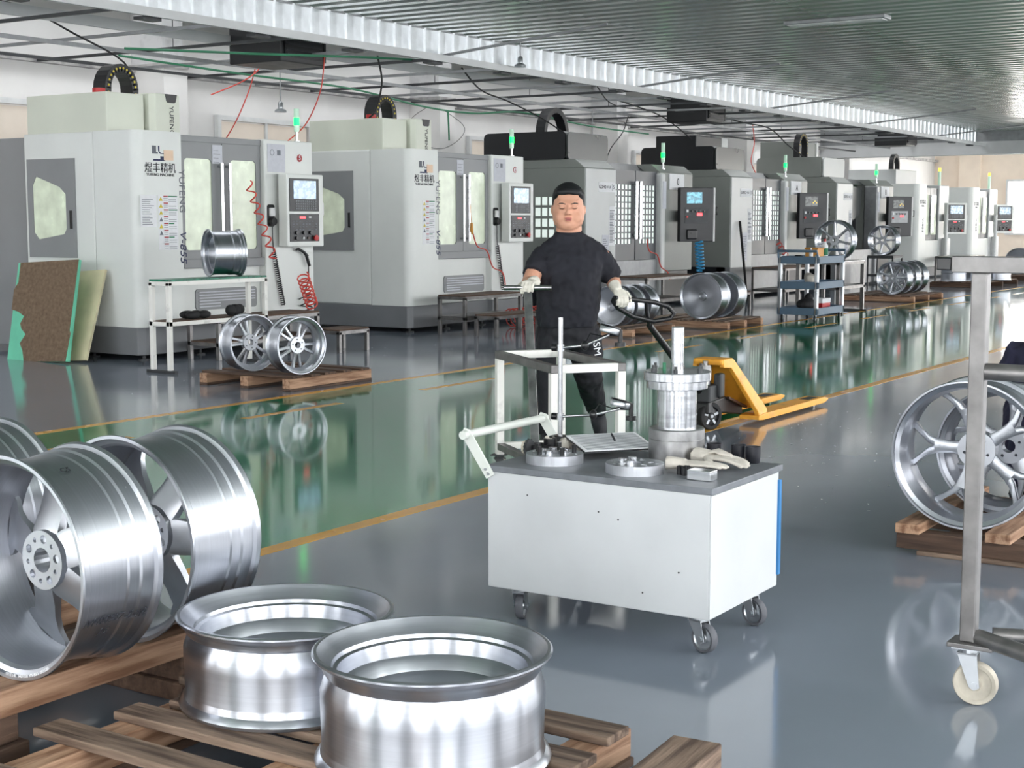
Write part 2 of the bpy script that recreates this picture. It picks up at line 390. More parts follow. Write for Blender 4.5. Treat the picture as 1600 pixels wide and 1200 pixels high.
def cable_chain(par, cx, y0, z0, R, w, mtl='black_plastic', dots=True, legs=.1, name='cable_chain'):
    """arched energy chain in the local x-z plane, made of links"""
    c = bpy.data.objects.new(name, None); COL.objects.link(c); c.parent = par; c.location = (cx, y0, z0)
    pts = [(-R, t*legs) for t in (0,)] + [(R*cos(pi-a), legs+R*1.15*sin(pi-a)) for a in [pi*k/12 for k in range(13)]] + [(R, 0)]
    for i in range(len(pts)-1):
        a = Vector((pts[i][0],0,pts[i][1])); b = Vector((pts[i+1][0],0,pts[i+1][1])); ex = (b-a).normalized()*.012
        lk = MB().bar(a-ex, b+ex, w, .09, up=(0,1,0) if False else Vector((b-a)).cross(Vector((0,1,0)))).build('chain_link', mtl, c, bevel=.006)
        if dots:
            m_ = (a+b)/2; MB().cyl((m_.x,-w/2-.004,m_.z),(m_.x,-w/2+.004,m_.z),.013,8).build('link_pin', 'yellow_ink', lk)
    return c
def warning_sheet(par, x0, x1, z0, z1, y, rows=8):
    s = MB().box(x0,x1,y,y+.004,z0,z1).build('warning_sheet', 'paper', par)
    ink = {k: MB() for k in ('red_ink','green_ink','ink_soft','yellow_ink')}
    w = x1-x0; h = (z1-z0)/rows
    for k in range(rows):
        z = z1-(k+1)*h
        ink['red_ink'].box(x0+w*.27, x0+w*.5, y-.001, y, z+h*.8, z+h*.97)
        if k < rows-2:
            cx = x0+w*.13; ink['yellow_ink' if k not in (3,5) else 'ink_soft'].add([(cx-w*.1,y-.001,z+h*.2),(cx+w*.1,y-.001,z+h*.2),(cx,y-.001,z+h*.85)],[(0,1,2)])
        for j in range(4): ink['ink_soft'].box(x0+w*(.27 if j%2 else .53), x0+w*(.48 if j%2 else .93), y-.001, y, z+h*(.12+.15*j), z+h*(.18+.15*j))
        if k in (0,2,4,6): ink['green_ink'].box(x0+w*.52, x0+w*(.98 if k in (0,2) else .8), y-.001, y, z+h*.8, z+h*.97)
    for k, m in ink.items(): m.build('print', k, s)['kind'] = 'stuff'
def sheet(par, x0, x1, z0, z1, y, name='notice_sheet', m='paper', lines=10, tilt=0):
    s = MB().box(x0,x1,y,y+.002,z0,z1).build(name, m, par)
    if lines:
        b = MB(); w = x1-x0; h = z1-z0
        for k in range(lines): b.box(x0+w*.1, x0+w*random.uniform(.55,.92), y-.0008, y, z0+h*(.08+.84*k/lines), z0+h*(.08+.84*k/lines)+h*.018)
        b.build('print', 'ink_soft', s)['kind'] = 'stuff'
    return s
def yu_pendant(par, x0, x1, z0, z1, y0, y1):
    p = MB().box(x0,x1,y0,y1,z0,z1).build('control_panel', 'yu_white', par, bevel=.012)
    xm0 = x0+.04; xm1 = x1-.09; zm = z0+(z1-z0)*.47
    MB().box(xm0,xm1,y0-.008,y0+.01,zm+.015,z1-.05).build('screen_unit', 'panel_black', p, bevel=.004)
    w = xm1-xm0; zs = zm+.015; hs = z1-.05-zs
    MB().box(xm0+w*.13,xm1-w*.11,y0-.012,y0,zs+hs*.38,zs+hs*.93).build('screen', 'screen', p)
    b = MB()
    for r in range(4):
        for c in range(10): b.box(xm0+w*(.2+.072*c), xm0+w*(.2+.072*c)+w*.05, y0-.012, y0-.006, zs+hs*(.06+.075*r), zs+hs*(.06+.075*r)+hs*.045)
    b.build('keyboard', 'key_grey', p)['kind'] = 'stuff'
    MB().box(xm0,xm1,y0-.008,y0+.01,z0+.06,zm-.015).build('keypad_unit', 'panel_black', p, bevel=.004)
    zk = z0+.06; hk = zm-.015-zk
    MB().box(xm0+w*.33,xm0+w*.52,y0-.011,y0-.006,zk+hk*.84,zk+hk*.91).build('red_display', 'led_red', p)
    MB().box(xm0+w*.64,xm0+w*.72,y0-.011,y0-.006,zk+hk*.85,zk+hk*.91).build('white_key', 'paper', p)
    b = MB()
    for r in range(4):
        for c in range(8):
            if (r*3+c) % 4: b.box(xm0+w*(.08+.11*c), xm0+w*(.08+.11*c)+w*.06, y0-.010, y0-.006, zk+hk*(.42+.1*r), zk+hk*(.42+.1*r)+hk*.03)
    b.build('keypad', 'ink_soft', p)['kind'] = 'stuff'
    for i, (fx, fz) in enumerate(((.2,.32),(.45,.32),(.68,.32),(.2,.13))):
        c = (xm0+w*fx, zk+hk*fz); MB().cyl((c[0],y0-.03,c[1]),(c[0],y0,c[1]),.022,14).build('knob', 'black_satin', p, smooth=40)
    for fx, m in ((.44,'paper'),(.6,'oil_brown')):
        MB().cyl((xm0+w*fx,y0-.02,zk+hk*.13),(xm0+w*fx,y0,zk+hk*.13),.015,12).build('push_button', m, p, smooth=40)
    MB().lathe([(0,.05),(.034,.045),(.036,.03),(.02,.025),(.02,0)],16,Matrix.Translation((xm0+w*.83,y0,zk+hk*.13)) @ Matrix.Rotation(pi/2,4,'X')).build('stop_button', 'red_plastic', p, smooth=40)
    MB().prism([(0,-.12),(.05,-.07),(.05,.07),(0,.12)], lambda u,v: (x1+u,y0+.03,(z0+z1)/2+.02+v), lambda u,v: (x1+u,y1-.02,(z0+z1)/2+.02+v)).build('panel_grip', 'frame_white', p, bevel=.01)
    return p
def yufeng(label, X0, number, first=True):
    t = thing('machining_centre', label, 'machine', (X0, YF, 0), group=None)
    # plinth with levelling feet
    pl = MB(); pl.prism([(.0,.05),(.08,0),(.68,0),(.7,.08),(2.0,.08),(2.02,.0),(2.86,.0),(2.86,1.75),(.0,1.75)], lambda u,v: (u,v,.06), lambda u,v: (u,v,.36))
    pl.build('plinth', 'yu_dado', t, bevel=.01)
    fm = MB().cyl((0,0,0),(0,0,.015),.06,14).cyl((0,0,0),(0,0,.08),.02,10).mesh('levelling_foot', 'steel_dark', 40)
    for x in (.15,1.0,1.9,2.7):
        for y in (.12,.9,1.65): inst('levelling_foot', fm, t, (x,y,0))
    # cabin body: rear panel, corner column, bottom panel, control column
    MB().box(.0,2.86,.66,1.79,.36,2.47).build('cabin', 'yu_white', t, bevel=.02)
    MB().box(.15,2.7,1.79,2.85,.06,2.45).build('rear_housing', 'yu_grey', t, bevel=.02)
    cc = MB().prism([(0,.65)]+[(0+.12-.12*cos(a),.12-.12*sin(a)) for a in [pi/2*k/8 for k in range(9)]]+[(.66,0),(.69,.05),(.69,.65)], lambda u,v: (u,v,.36), lambda u,v: (u,v,2.47))
    cc.build('corner_column', 'yu_white', t, smooth=35)
    MB().box(.69,2.0,.10,.66,.36,.98).build('apron', 'yu_white', t, bevel=.008)
    MB().box(.69,2.0,.02,.66,.98,1.08).build('door_sill', 'yu_grey', t, bevel=.006)
    MB().box(.69,2.0,.05,.66,2.38,2.45).build('door_lintel', 'yu_grey', t, bevel=.006)
    MB().box(.69,2.0,.45,.6,1.08,2.38).build('door_recess', 'yu_grey', t)
    MB().box(2.0,2.86,.0,.66,.36,2.46).build('control_column', 'yu_white', t, bevel=.015)
    # sliding doors with glass
    for x0, x1, g0, g1 in ((.70,1.35,.76,1.19),(1.36,1.99,1.49,1.92)):
        m = holed([(x0,1.08),(x1,1.08),(x1,2.38),(x0,2.38)], [rrect(g0,g1,1.18,2.2,.05)], .06, .10)
        m.xf(Matrix.Rotation(pi/2,4,'X') @ Matrix.Scale(-1,4,(0,0,1)))
        d = m.build('sliding_door', 'yu_grey', t)
        MB().prism(rrect(g0-.005,g1+.005,1.175,2.205,.05), lambda u,v: (u,.075,v), lambda u,v: (u,.085,v)).build('door_window', 'window_glass', d)
        hx = x1-.06 if x0 < 1 else x0+.06
        MB().cyl((hx,.0,1.22),(hx,.0,2.16),.022,12).cyl((hx,.0,1.26),(hx,.07,1.26),.014,8).cyl((hx,.0,2.12),(hx,.07,2.12),.014,8).build('door_handle', 'chrome', d, smooth=40)
    sheet(t, 1.2,1.36,2.15,2.36,.055,'caution_label','paper_grey',4)
    # louvred grille in the apron
    g = MB().prism(rrect(.92,1.92,.5,.74,.04), lambda u,v: (u,.085,v), lambda u,v: (u,.10,v)).build('grille_plate', 'yu_grey', t)
    for k in range(6):
        x1 = 1.88 if k > 1 else 1.3
        MB().box(.96,x1,.07,.09,.53+.033*k,.543+.033*k).build('grille_slat', 'paper_grey', g)
    # side window in its dark panel
    m = holed([(.95,1.1),(1.73,1.1),(1.73,2.19),(.95,2.19)], [[(1.14,1.36),(1.56,1.30),(1.64,1.38),(1.64,1.9),(1.58,2.0),(1.2,1.88),(1.10,1.8),(1.10,1.42)]], 0, .016)
    m.xf(Matrix(((0,0,-1,0),(1,0,0,0),(0,1,0,0),(0,0,0,1))))
    sw = m.build('side_window_panel', 'yu_grey', t)
    MB().prism([(1.14,1.36),(1.56,1.30),(1.64,1.38),(1.64,1.9),(1.58,2.0),(1.2,1.88),(1.10,1.8),(1.10,1.42)], lambda u,v: (-.009,u,v), lambda u,v: (.0,u,v)).build('side_window', 'window_glass', sw)
    MB().box(-.03,-.014,1.0,1.035,1.42,1.62).build('latch', 'black_plastic', sw, bevel=.004)
    # control panel, handwheel with coiled lead, air gun, lamp
    yu_pendant(t, 2.16, 2.82, 1.2, 2.06, -.2, -.06)
    MB().box(2.4,2.6,-.07,.01,1.5,1.8).build('panel_arm', 'yu_grey', t)
    hw = MB().box(2.045,2.125,-.05,0,1.56,1.66).build('handwheel', 'frame_white', t, bevel=.01)
    MB().lathe([(0,.05),(.045,.05),(.05,.02),(.05,0)],18,Matrix.Translation((2.085,-.02,1.50)) @ Matrix.Rotation(pi/2,4,'X')).build('handwheel_dial', 'black_plastic', hw, smooth=40)
    MB().prism(rrect(2.03,2.14,1.44,1.70,.03), lambda u,v: (u,-.02,v), lambda u,v: (u,-.001,v)).build('handwheel_body', 'black_plastic', hw)
    coil((2.10,-.03,1.15),(2.26,-.03,.5),.022,26,.007).build('handwheel_lead', 'black_plastic', hw, smooth=60)
    MB().tube([(2.085,-.03,1.44),(2.08,-.035,1.3),(2.10,-.03,1.15)],.007,6).build('handwheel_cord', 'black_plastic', hw, smooth=60)
    if first:
        ag = MB().tube([(2.48,-.05,1.16),(2.52,-.05,1.17),(2.62,-.05,1.13),(2.68,-.05,1.08)],[.012,.018,.018,.022],8).tube([(2.66,-.05,1.1),(2.72,-.05,.96)],.02,8).build('air_gun', 'black_plastic', t, smooth=50)
        MB().tube([(2.7,-.05,.98),(2.69,-.06,.8),(2.62,-.05,.62)],.008,6).build('air_tube', 'black_plastic', ag, smooth=60)
        coil((2.62,-.05,.62),(2.64,-.08,.38),.07,3,.009).build('coiled_air_tube', 'black_plastic', ag, smooth=60)
    signal_lamp(t, 2.72, .12, 2.46)
    pap = sheet(t, 2.05, 2.36, 2.08, 2.41, -.004, 'notice_sheet', 'paper_grey', 0)
    MB().lathe([(.03,0),(.036,0),(.036,.001),(.03,.001)],20,Matrix.Translation((2.13,-.006,2.31)) @ Matrix.Rotation(pi/2,4,'X'),closed=True).box(2.22,2.28,-.0055,-.004,2.28,2.34).build('print', 'ink_soft', pap)['kind'] = 'stuff'
    bd = MB().lathe([(0,.003),(.045,.003),(.045,0),(0,0)],24,Matrix.Translation((2.62,-.002,2.26)) @ Matrix.Rotation(pi/2,4,'X') ).build('number_badge', 'red_ink', t)
    MB().lathe([(0,.0045),(.036,.0045),(.036,.003)],24,Matrix.Translation((2.62,-.002,2.26)) @ Matrix.Rotation(pi/2,4,'X') ).build('badge_face', 'paper' if number == '6' else 'red_ink', bd)
    text(number, .075, 'red_ink' if number == '6' else 'paper', bd, (2.62,-.008,2.26), name='number')
    # spindle housing, tool changer cover, energy chain
    MB().box(.02,.56,.45,1.74,2.45,2.89).build('spindle_housing', 'yu_cream', t, bevel=.012)
    tc = MB().prism([(.60,.42),(.64,.35),(1.0,.35),(1.04,.42),(1.04,1.2),(.60,1.2)], lambda u,v: (u,v,2.45), lambda u,v: (u,v,2.91)).build('tool_changer_cover', 'yu_cream', t, bevel=.01)
    MB().prism([(.78,2.91),(.80,2.83),(.82,2.815),(.92,2.815),(.94,2.83),(.96,2.91)], lambda u,v: (u,.345,v), lambda u,v: (u,.36,v)).build('vent', 'black_plastic', tc)
    text('YUFENG', .085, 'ink', tc, (.87,.346,2.62), (pi/2,pi/2,0))
    cable_chain(t, .62, .95, 2.88, .2, .2)
    MB().cyl((.28,.85,2.89),(.28,.85,2.96),.07,16).build('motor_cap', 'red_plastic', t, smooth=40)
    # markings on the corner column
    lg = MB().prism([(.23,2.31),(.23,2.225),(.315,2.225),(.315,2.245),(.29,2.245),(.29,2.31)], lambda u,v: (u,-.001,v), lambda u,v: (u,-.003,v)).build('logo', 'grey_ink', t)
    MB().prism([(.34,2.31),(.34,2.25),(.36,2.235),(.42,2.235),(.42,2.15),(.24,2.15),(.25,2.168),(.35,2.168),(.35,2.20),(.40,2.20),(.40,2.225),(.35,2.225),(.33,2.24),(.32,2.26),(.32,2.31)], lambda u,v: (u,-.001,v), lambda u,v: (u,-.003,v)).build('logo_mark', 'navy_ink', lg)
    MB().box(.40,.54,-.004,-.001,2.16,2.27).build('sticker', 'peach_paper', t)
    text('煜丰精机', .115, 'ink', t, (.345,-.003,2.07))
    text('YUFENG MACHINE', .042, 'ink', t, (.345,-.003,2.0), sx=1.15)
    text('YUFENG', .12, 'grey_ink', t, (.655,-.004,1.83), (pi/2,pi/2,0), sx=1.05)
    text('V-855', .13, 'navy_ink', t, (.655,-.004,1.22), (pi/2,pi/2,0), sx=1.15, shear=.2)
    warning_sheet(t, .30, .585, 1.19, 1.78, -.004)
    if first: sheet(t, .04, .27, 1.44, 1.78, -.006, lines=13)
    return t
def gofo(label, X0, number, opened=False, upper=False):
    t = thing('machining_centre', label, 'machine', (X0, YF, 0))
    MB().box(.0,3.95,.1,2.4,.05,.62).build('plinth', 'go_dark', t, bevel=.01)
    MB().box(.0,1.02,.0,.3,.05,.62).build('plinth_front', 'yu_dado', t, bevel=.01)
    MB().box(.0,1.02,.02,2.3,.62,2.36).prism([(.02,2.36),(.2,2.5),(2.3,2.5),(2.3,2.36)], lambda u,v: (0,u,v), lambda u,v: (1.02,u,v)).build('cabin', 'go_grey', t, bevel=.01)
    MB().box(.02,1.01,.0,.03,.60,2.35).build('front_panel', 'go_light', t, bevel=.008)
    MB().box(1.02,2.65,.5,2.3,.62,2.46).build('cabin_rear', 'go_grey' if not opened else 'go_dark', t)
    MB().prism([(.3,2.36),(.5,2.5),(2.3,2.5),(2.3,2.36)], lambda u,v: (1.02,u,v), lambda u,v: (2.65,u,v)).build('door_lintel', 'go_dark', t, bevel=.01)
    MB().box(2.65,3.95,.02,2.3,.62,2.36).prism([(.02,2.36),(.2,2.5),(2.3,2.5),(2.3,2.36)], lambda u,v: (2.65,u,v), lambda u,v: (3.95,u,v)).build('control_cabinet', 'go_grey', t, bevel=.01)
    MB().box(2.62,2.78,-.03,.3,.05,2.34).build('door_post', 'go_light' if not opened else 'steel_grey', t, bevel=.03)
    MB().box(1.02,2.65,.05,.5,.05,.84).build('apron', 'steel_grey', t, bevel=.008)
    if not opened:
        for x0, x1, g0, g1 in ((1.03,1.83,1.1,1.72),(1.86,2.64,2.0,2.58)):
            nc, nr = 5, 10; cw = (g1-g0)/nc; ch = 1.02/nr
            holes = [[(g0+cw*i+.012,1.11+ch*j+.012),(g0+cw*(i+1)-.012,1.11+ch*j+.012),(g0+cw*(i+1)-.012,1.11+ch*(j+1)-.012),(g0+cw*i+.012,1.11+ch*(j+1)-.012)] for i in range(nc) for j in range(nr)]
            m = holed([(x0,.84),(x1,.84),(x1,2.36),(x0,2.36)], holes, .08, .11)
            m.xf(Matrix.Rotation(pi/2,4,'X') @ Matrix.Scale(-1,4,(0,0,1)))
            d = m.build('sliding_door', 'go_door', t)
            pm = MB().box(.008,cw-.008,.095,.105,.008,ch-.008).mesh('pane', 'pane_lit')
            for i in range(nc):
                for j in range(nr): inst('pane', pm, d, (g0+cw*i,0,1.11+ch*j))
            hx = x1-.06 if x0 < 1.5 else x0+.06
            MB().cyl((hx,.02,1.2),(hx,.02,2.18),.035,14).cyl((hx,.02,1.26),(hx,.09,1.26),.02,8).cyl((hx,.02,2.12),(hx,.09,2.12),.02,8).build('door_handle', 'chrome', d, smooth=40)
    else:
        MB().box(1.03,1.22,.1,.14,.84,2.36).build('sliding_door', 'go_door', t)
        MB().prism([(1.25,.9),(1.9,.9),(2.2,1.25),(1.75,1.5),(1.25,1.45)], lambda u,v: (u,.35,v), lambda u,v: (u,.45,v)).build('way_cover', 'steel_grey', t, bevel=.02)
        MB().prism([(1.9,1.5),(2.4,1.7),(2.5,2.3),(1.6,2.35),(1.5,1.9)], lambda u,v: (u,.30,v), lambda u,v: (u,.45,v)).build('spindle_head', 'go_hood', t, bevel=.02)
    # hood over the spindle, energy chain, lamp
    MB().prism(rrect(.35,1.95,2.5,2.95,.09), lambda u,v: (-.02,u,v), lambda u,v: (1.3,u,v)).build('spindle_hood', 'go_dark' if not opened else 'go_grey', t, smooth=40)
    MB().prism(rrect(-.02,1.3,2.5,2.93,.07), lambda u,v: (u,.32,v), lambda u,v: (u,.37,v)).build('hood_front', 'go_hood' if not opened else 'go_light', t, smooth=40)
    if upper: MB().box(.5,1.7,1.0,1.9,2.93,3.2).build('upper_hood', 'go_dark', t, bevel=.02); MB().box(1.7,2.0,1.0,1.9,2.5,3.2).build('upper_housing', 'go_light', t, bevel=.02)
    elif opened: MB().box(.75,2.0,1.3,2.2,2.93,3.36).build('upper_housing', 'go_grey', t, bevel=.02); MB().box(2.0,2.12,1.28,2.2,2.5,3.38).build('housing_edge', 'frame_white', t, bevel=.01); cable_chain(t, .55, 1.1, 2.93, .24, .14, 'black_plastic', True, .28)
    else: cable_chain(t, .95, 1.2, 2.93, .36, .18, 'black_plastic', False, .02)
    signal_lamp(t, 2.95, .12, 2.42, .46)
    # swung-out control panel
    p = bpy.data.objects.new('control_panel', None); COL.objects.link(p); p.parent = t; p.location = (3.42,-.3,0); p.rotation_euler = (0,0,RAD(-38))
    MB().box(-.33,.33,-.06,.06,1.14,2.1).build('panel_case', 'panel_black', p, bevel=.012)
    MB().box(.33,.37,-.05,.06,1.14,2.1).build('panel_edge', 'frame_white', p, bevel=.008)
    MB().box(-.2,.1,-.066,-.055,1.82,2.02).build('screen', 'screen_blue' if number == '0' else 'screen_dim', p)
    MB().box(-.24,.22,-.066,-.055,1.47,1.75).build('button_field', 'steel_dark' if not opened else 'steel_grey', p)
    MB().box(.0,.1,-.071,-.06,1.6,1.65).build('red_display', 'led_red', p)
    if number != '0':
        for k in range(3): MB().box(-.02+.04*k,.0+.04*k,-.069,-.065,1.88+.03*(k%2),1.9+.03*(k%2)).build('status_light', 'led_amber', p)
    for k in range(4): MB().cyl((-.1+.08*k,-.085,1.68),(-.1+.08*k,-.06,1.68),.02,10).build('knob', 'black_satin', p, smooth=40)
    MB().cyl((-.2,-.085,1.58),(-.2,-.06,1.58),.022,10).build('stop_button', 'red_plastic', p, smooth=40)
    MB().box(-.21,-.17,-.072,-.06,1.66,1.71).build('white_key', 'paper', p)
    MB().box(-.2,.0,-.10,-.05,1.18,1.36).build('handwheel', 'black_satin', p, bevel=.02)
    MB().tube([(.33,-.02,1.62),(.42,-.02,1.62),(.42,-.02,1.76),(.33,-.02,1.76)],.012,8).build('panel_grip', 'black_satin', p, smooth=40)
    MB().box(-.05,.05,.06,.5,1.5,1.7).build('panel_arm', 'go_grey', p)
    MB().box(2.98,3.55,-.005,.02,2.06,2.34).build('number_plate', 'paper', t)
    text(number, .17, 'ink', t, (3.3,-.008,2.2), name='number')
    MB().box(2.66,2.78,-.04,-.03,1.72,2.2).build('document_pocket', 'paper_grey', t)
    np_ = MB().prism(rrect(.42,.98,1.98,2.14,.02), lambda u,v: (u,-.004,v), lambda u,v: (u,0,v)).build('name_plate', 'paper', t)
    text('GOFO', .085, 'ink', np_, (.55,-.006,2.06)); text('V-L0', .062, 'grey_ink', np_, (.765,-.006,2.06)); MB().box(.872,.876,-.0055,-.004,2.0,2.12).build('plate_divider', 'ink_soft', np_); text('5', .085, 'grey_ink', np_, (.925,-.006,2.06))
    s = sheet(t, .78, .99, 1.1, 1.75, -.003, 'caution_label', 'paper', 22)
    sheet(t, .55, .78, .72, 1.28, -.003, 'caution_label', 'paper_grey', 14)
    # gridded side window, seen past the neighbouring machine
    m = holed([(.55,1.2),(.99,1.2),(.99,1.95),(.55,1.95)], [[(.58+.13*i,1.24+.175*j),(.68+.13*i,1.24+.175*j),(.68+.13*i,1.37+.175*j),(.58+.13*i,1.37+.175*j)] for i in range(3) for j in range(4)], 0, .012)
    m.xf(Matrix(((0,0,-1,0),(1,0,0,0),(0,1,0,0),(0,0,0,1))))
    sw = m.build('side_window_panel', 'go_grey', t)
    pm = MB().box(-.008,-.002,0,.1,0,.13).mesh('pane', 'pane_lit')
    for i in range(3):
        for j in range(4): inst('pane', pm, sw, (0,.58+.13*i,1.24+.175*j))
    return t
def plain_vmc(label, X0, mirror=False, chain=True):
    t = thing('machining_centre', label, 'machine', (X0, YF, 0))
    MB().box(0,2.86,.1,2.2,.05,.36).build('plinth', 'yu_dado', t, bevel=.01)
    MB().prism([(0,2.0)]+[(.16-.16*cos(a),.16-.16*sin(a)) for a in [pi/2*k/8 for k in range(9)]]+[(.7,0),(.7,2.0)], lambda u,v: (u,v,.3), lambda u,v: (u,v,2.47)).build('corner_column', 'yu_white', t, smooth=35)
    MB().box(.7,2.0,.4,2.0,.3,2.4).build('cabin', 'yu_grey', t, bevel=.01)
    MB().box(.7,2.0,.06,.4,.3,1.0).build('apron', 'yu_white', t, bevel=.01)
    MB().box(2.0,2.86,.05,2.0,.3,2.47).build('control_column', 'go_light', t, bevel=.02)
    for x0, x1 in ((.71,1.34),(1.36,1.99)):
        d = MB().box(x0,x1,.1,.14,1.0,2.38).build('sliding_door', 'go_door', t)
        MB().prism(rrect(x0+.1,x1-.1,1.15,2.2,.04), lambda u,v: (u,.094,v), lambda u,v: (u,.102,v)).build('door_window', 'window_glass', d)
        hx = x1-.06 if x0 < 1 else x0+.06
        MB().cyl((hx,.04,1.2),(hx,.04,2.2),.03,12).build('door_handle', 'chrome', d, smooth=40)
    if chain: MB().box(.3,2.0,.7,2.0,2.46,2.86).build('spindle_housing', 'go_light', t, bevel=.012)
    if chain: cable_chain(t, .9, .95, 2.84, .24, .12, 'black_plastic', False, .12)
    p = bpy.data.objects.new('pendant', None); COL.objects.link(p); p.parent = t; p.location = (2.5,-.25,0); p.rotation_euler = (0,0,RAD(-30))
    q = yu_pendant(p, -.36, .36, 1.15, 2.0, -.06, .06)
    MB().box(-.08,.08,.06,.4,1.5,1.7).build('pendant_arm', 'yu_grey', p)
    MB().tube([(2.2,-.1,.5),(2.2,-.1,1.7)],.05,10).build('hose_riser', 'frame_white', t, smooth=40)
    MB().box(2.3,2.62,-.1,.06,.35,1.05).build('drive_box', 'frame_white', t, bevel=.03)
    s = MB().cyl((2.45,.2,2.45),(2.45,.2,2.85),.04,12).build('signal_lamp', 'lamp_clear', t, smooth=40)
    MB().cyl((2.45,.2,2.85),(2.45,.2,2.95),.041,12).build('lamp_segment', 'led_amber', s, smooth=40)
    text('煜丰精机', .12, 'grey_ink', t, (.42,-.003,2.0)); text('YUFENG', .06, 'grey_ink', t, (.42,-.003,1.9))
    text('V-855', .16, 'ink_soft', t, (.45,-.003,1.4), (pi/2,pi/2,0))
    return t
yufeng('white machining centre with red number 5 badge and sheet pinned beside its warning labels', 11.11, '5')
yufeng('white machining centre with red-ringed number badge between number 5 machine and dark hooded machines', 15.94, '6', False)
gofo('grey machining centre with black hood and gridded doors directly behind the standing worker', 20.66, '0')
gofo('grey machining centre with black hood, its control panel marked A above blue tool trolley', 26.27, 'A', upper=True)
gofo('grey machining centre with open doors and dark interior beside machine marked A', 31.96, 'B', True)
plain_vmc('white machining centre with pale pendant panel and tall arched cable chain beside open-door machine', 37.82)
plain_vmc('white machining centre last in the row beside the bright end-wall window', 42.82, chain=False)
# ------------------------------------------------------------------ wheel rims
def barrel_prof(R, Wd, t=.008, drop=.04):
    o = [(R,0),(R+.002,.006),(R-.004,.014),(R-.018,.02),(R-.022,.05),(R-drop,.075),(R-drop-.006,Wd*.42),(R-drop+.012,Wd*.6),(R-.03,Wd-.045),(R-.02,Wd-.02),(R-.004,Wd-.014),(R+.002,Wd-.006),(R,Wd)]
    i = [(R-.008,Wd),(R-.016,Wd-.016),(R-.032,Wd-.03),(R-drop-.002,Wd*.6),(R-drop-.016,Wd*.42),(R-drop-.012,.075),(R-.034,.055),(R-.03,.02),(R-.012,.01),(R-.008,0)]
    return o + i
def spoke_loft(stations, n=1):
    """stations: (radius, angle_deg, half_width, z, half_thick) -> bevelled bar following them"""
    rings = []
    for r, a, hw, z, ht in stations:
        a = RAD(a); d = Vector((cos(a), sin(a), 0)); s = Vector((-sin(a), cos(a), 0)); c = d*r; k = .35
        rings.append([c+s*x*hw+Vector((0,0,z+y*ht)) for x, y in ((-1,-1+k),(-1+k,-1),(1-k,-1),(1,-1+k),(1,1-k),(1-k,1),(-1+k,1),(-1,1-k))])
    return rings
def hub_mesh(r, z0, z1, bolts, br, bore, ph=0, alt=False):
    hl = [circle(0,0,bore,20)] + [circle(br*cos(2*pi*k/bolts+ph), br*sin(2*pi*k/bolts+ph), r*(.15 if alt and k % 2 else .085), 10) for k in range(bolts)]
    return holed(circle(0,0,r,36), hl, z0, z1)
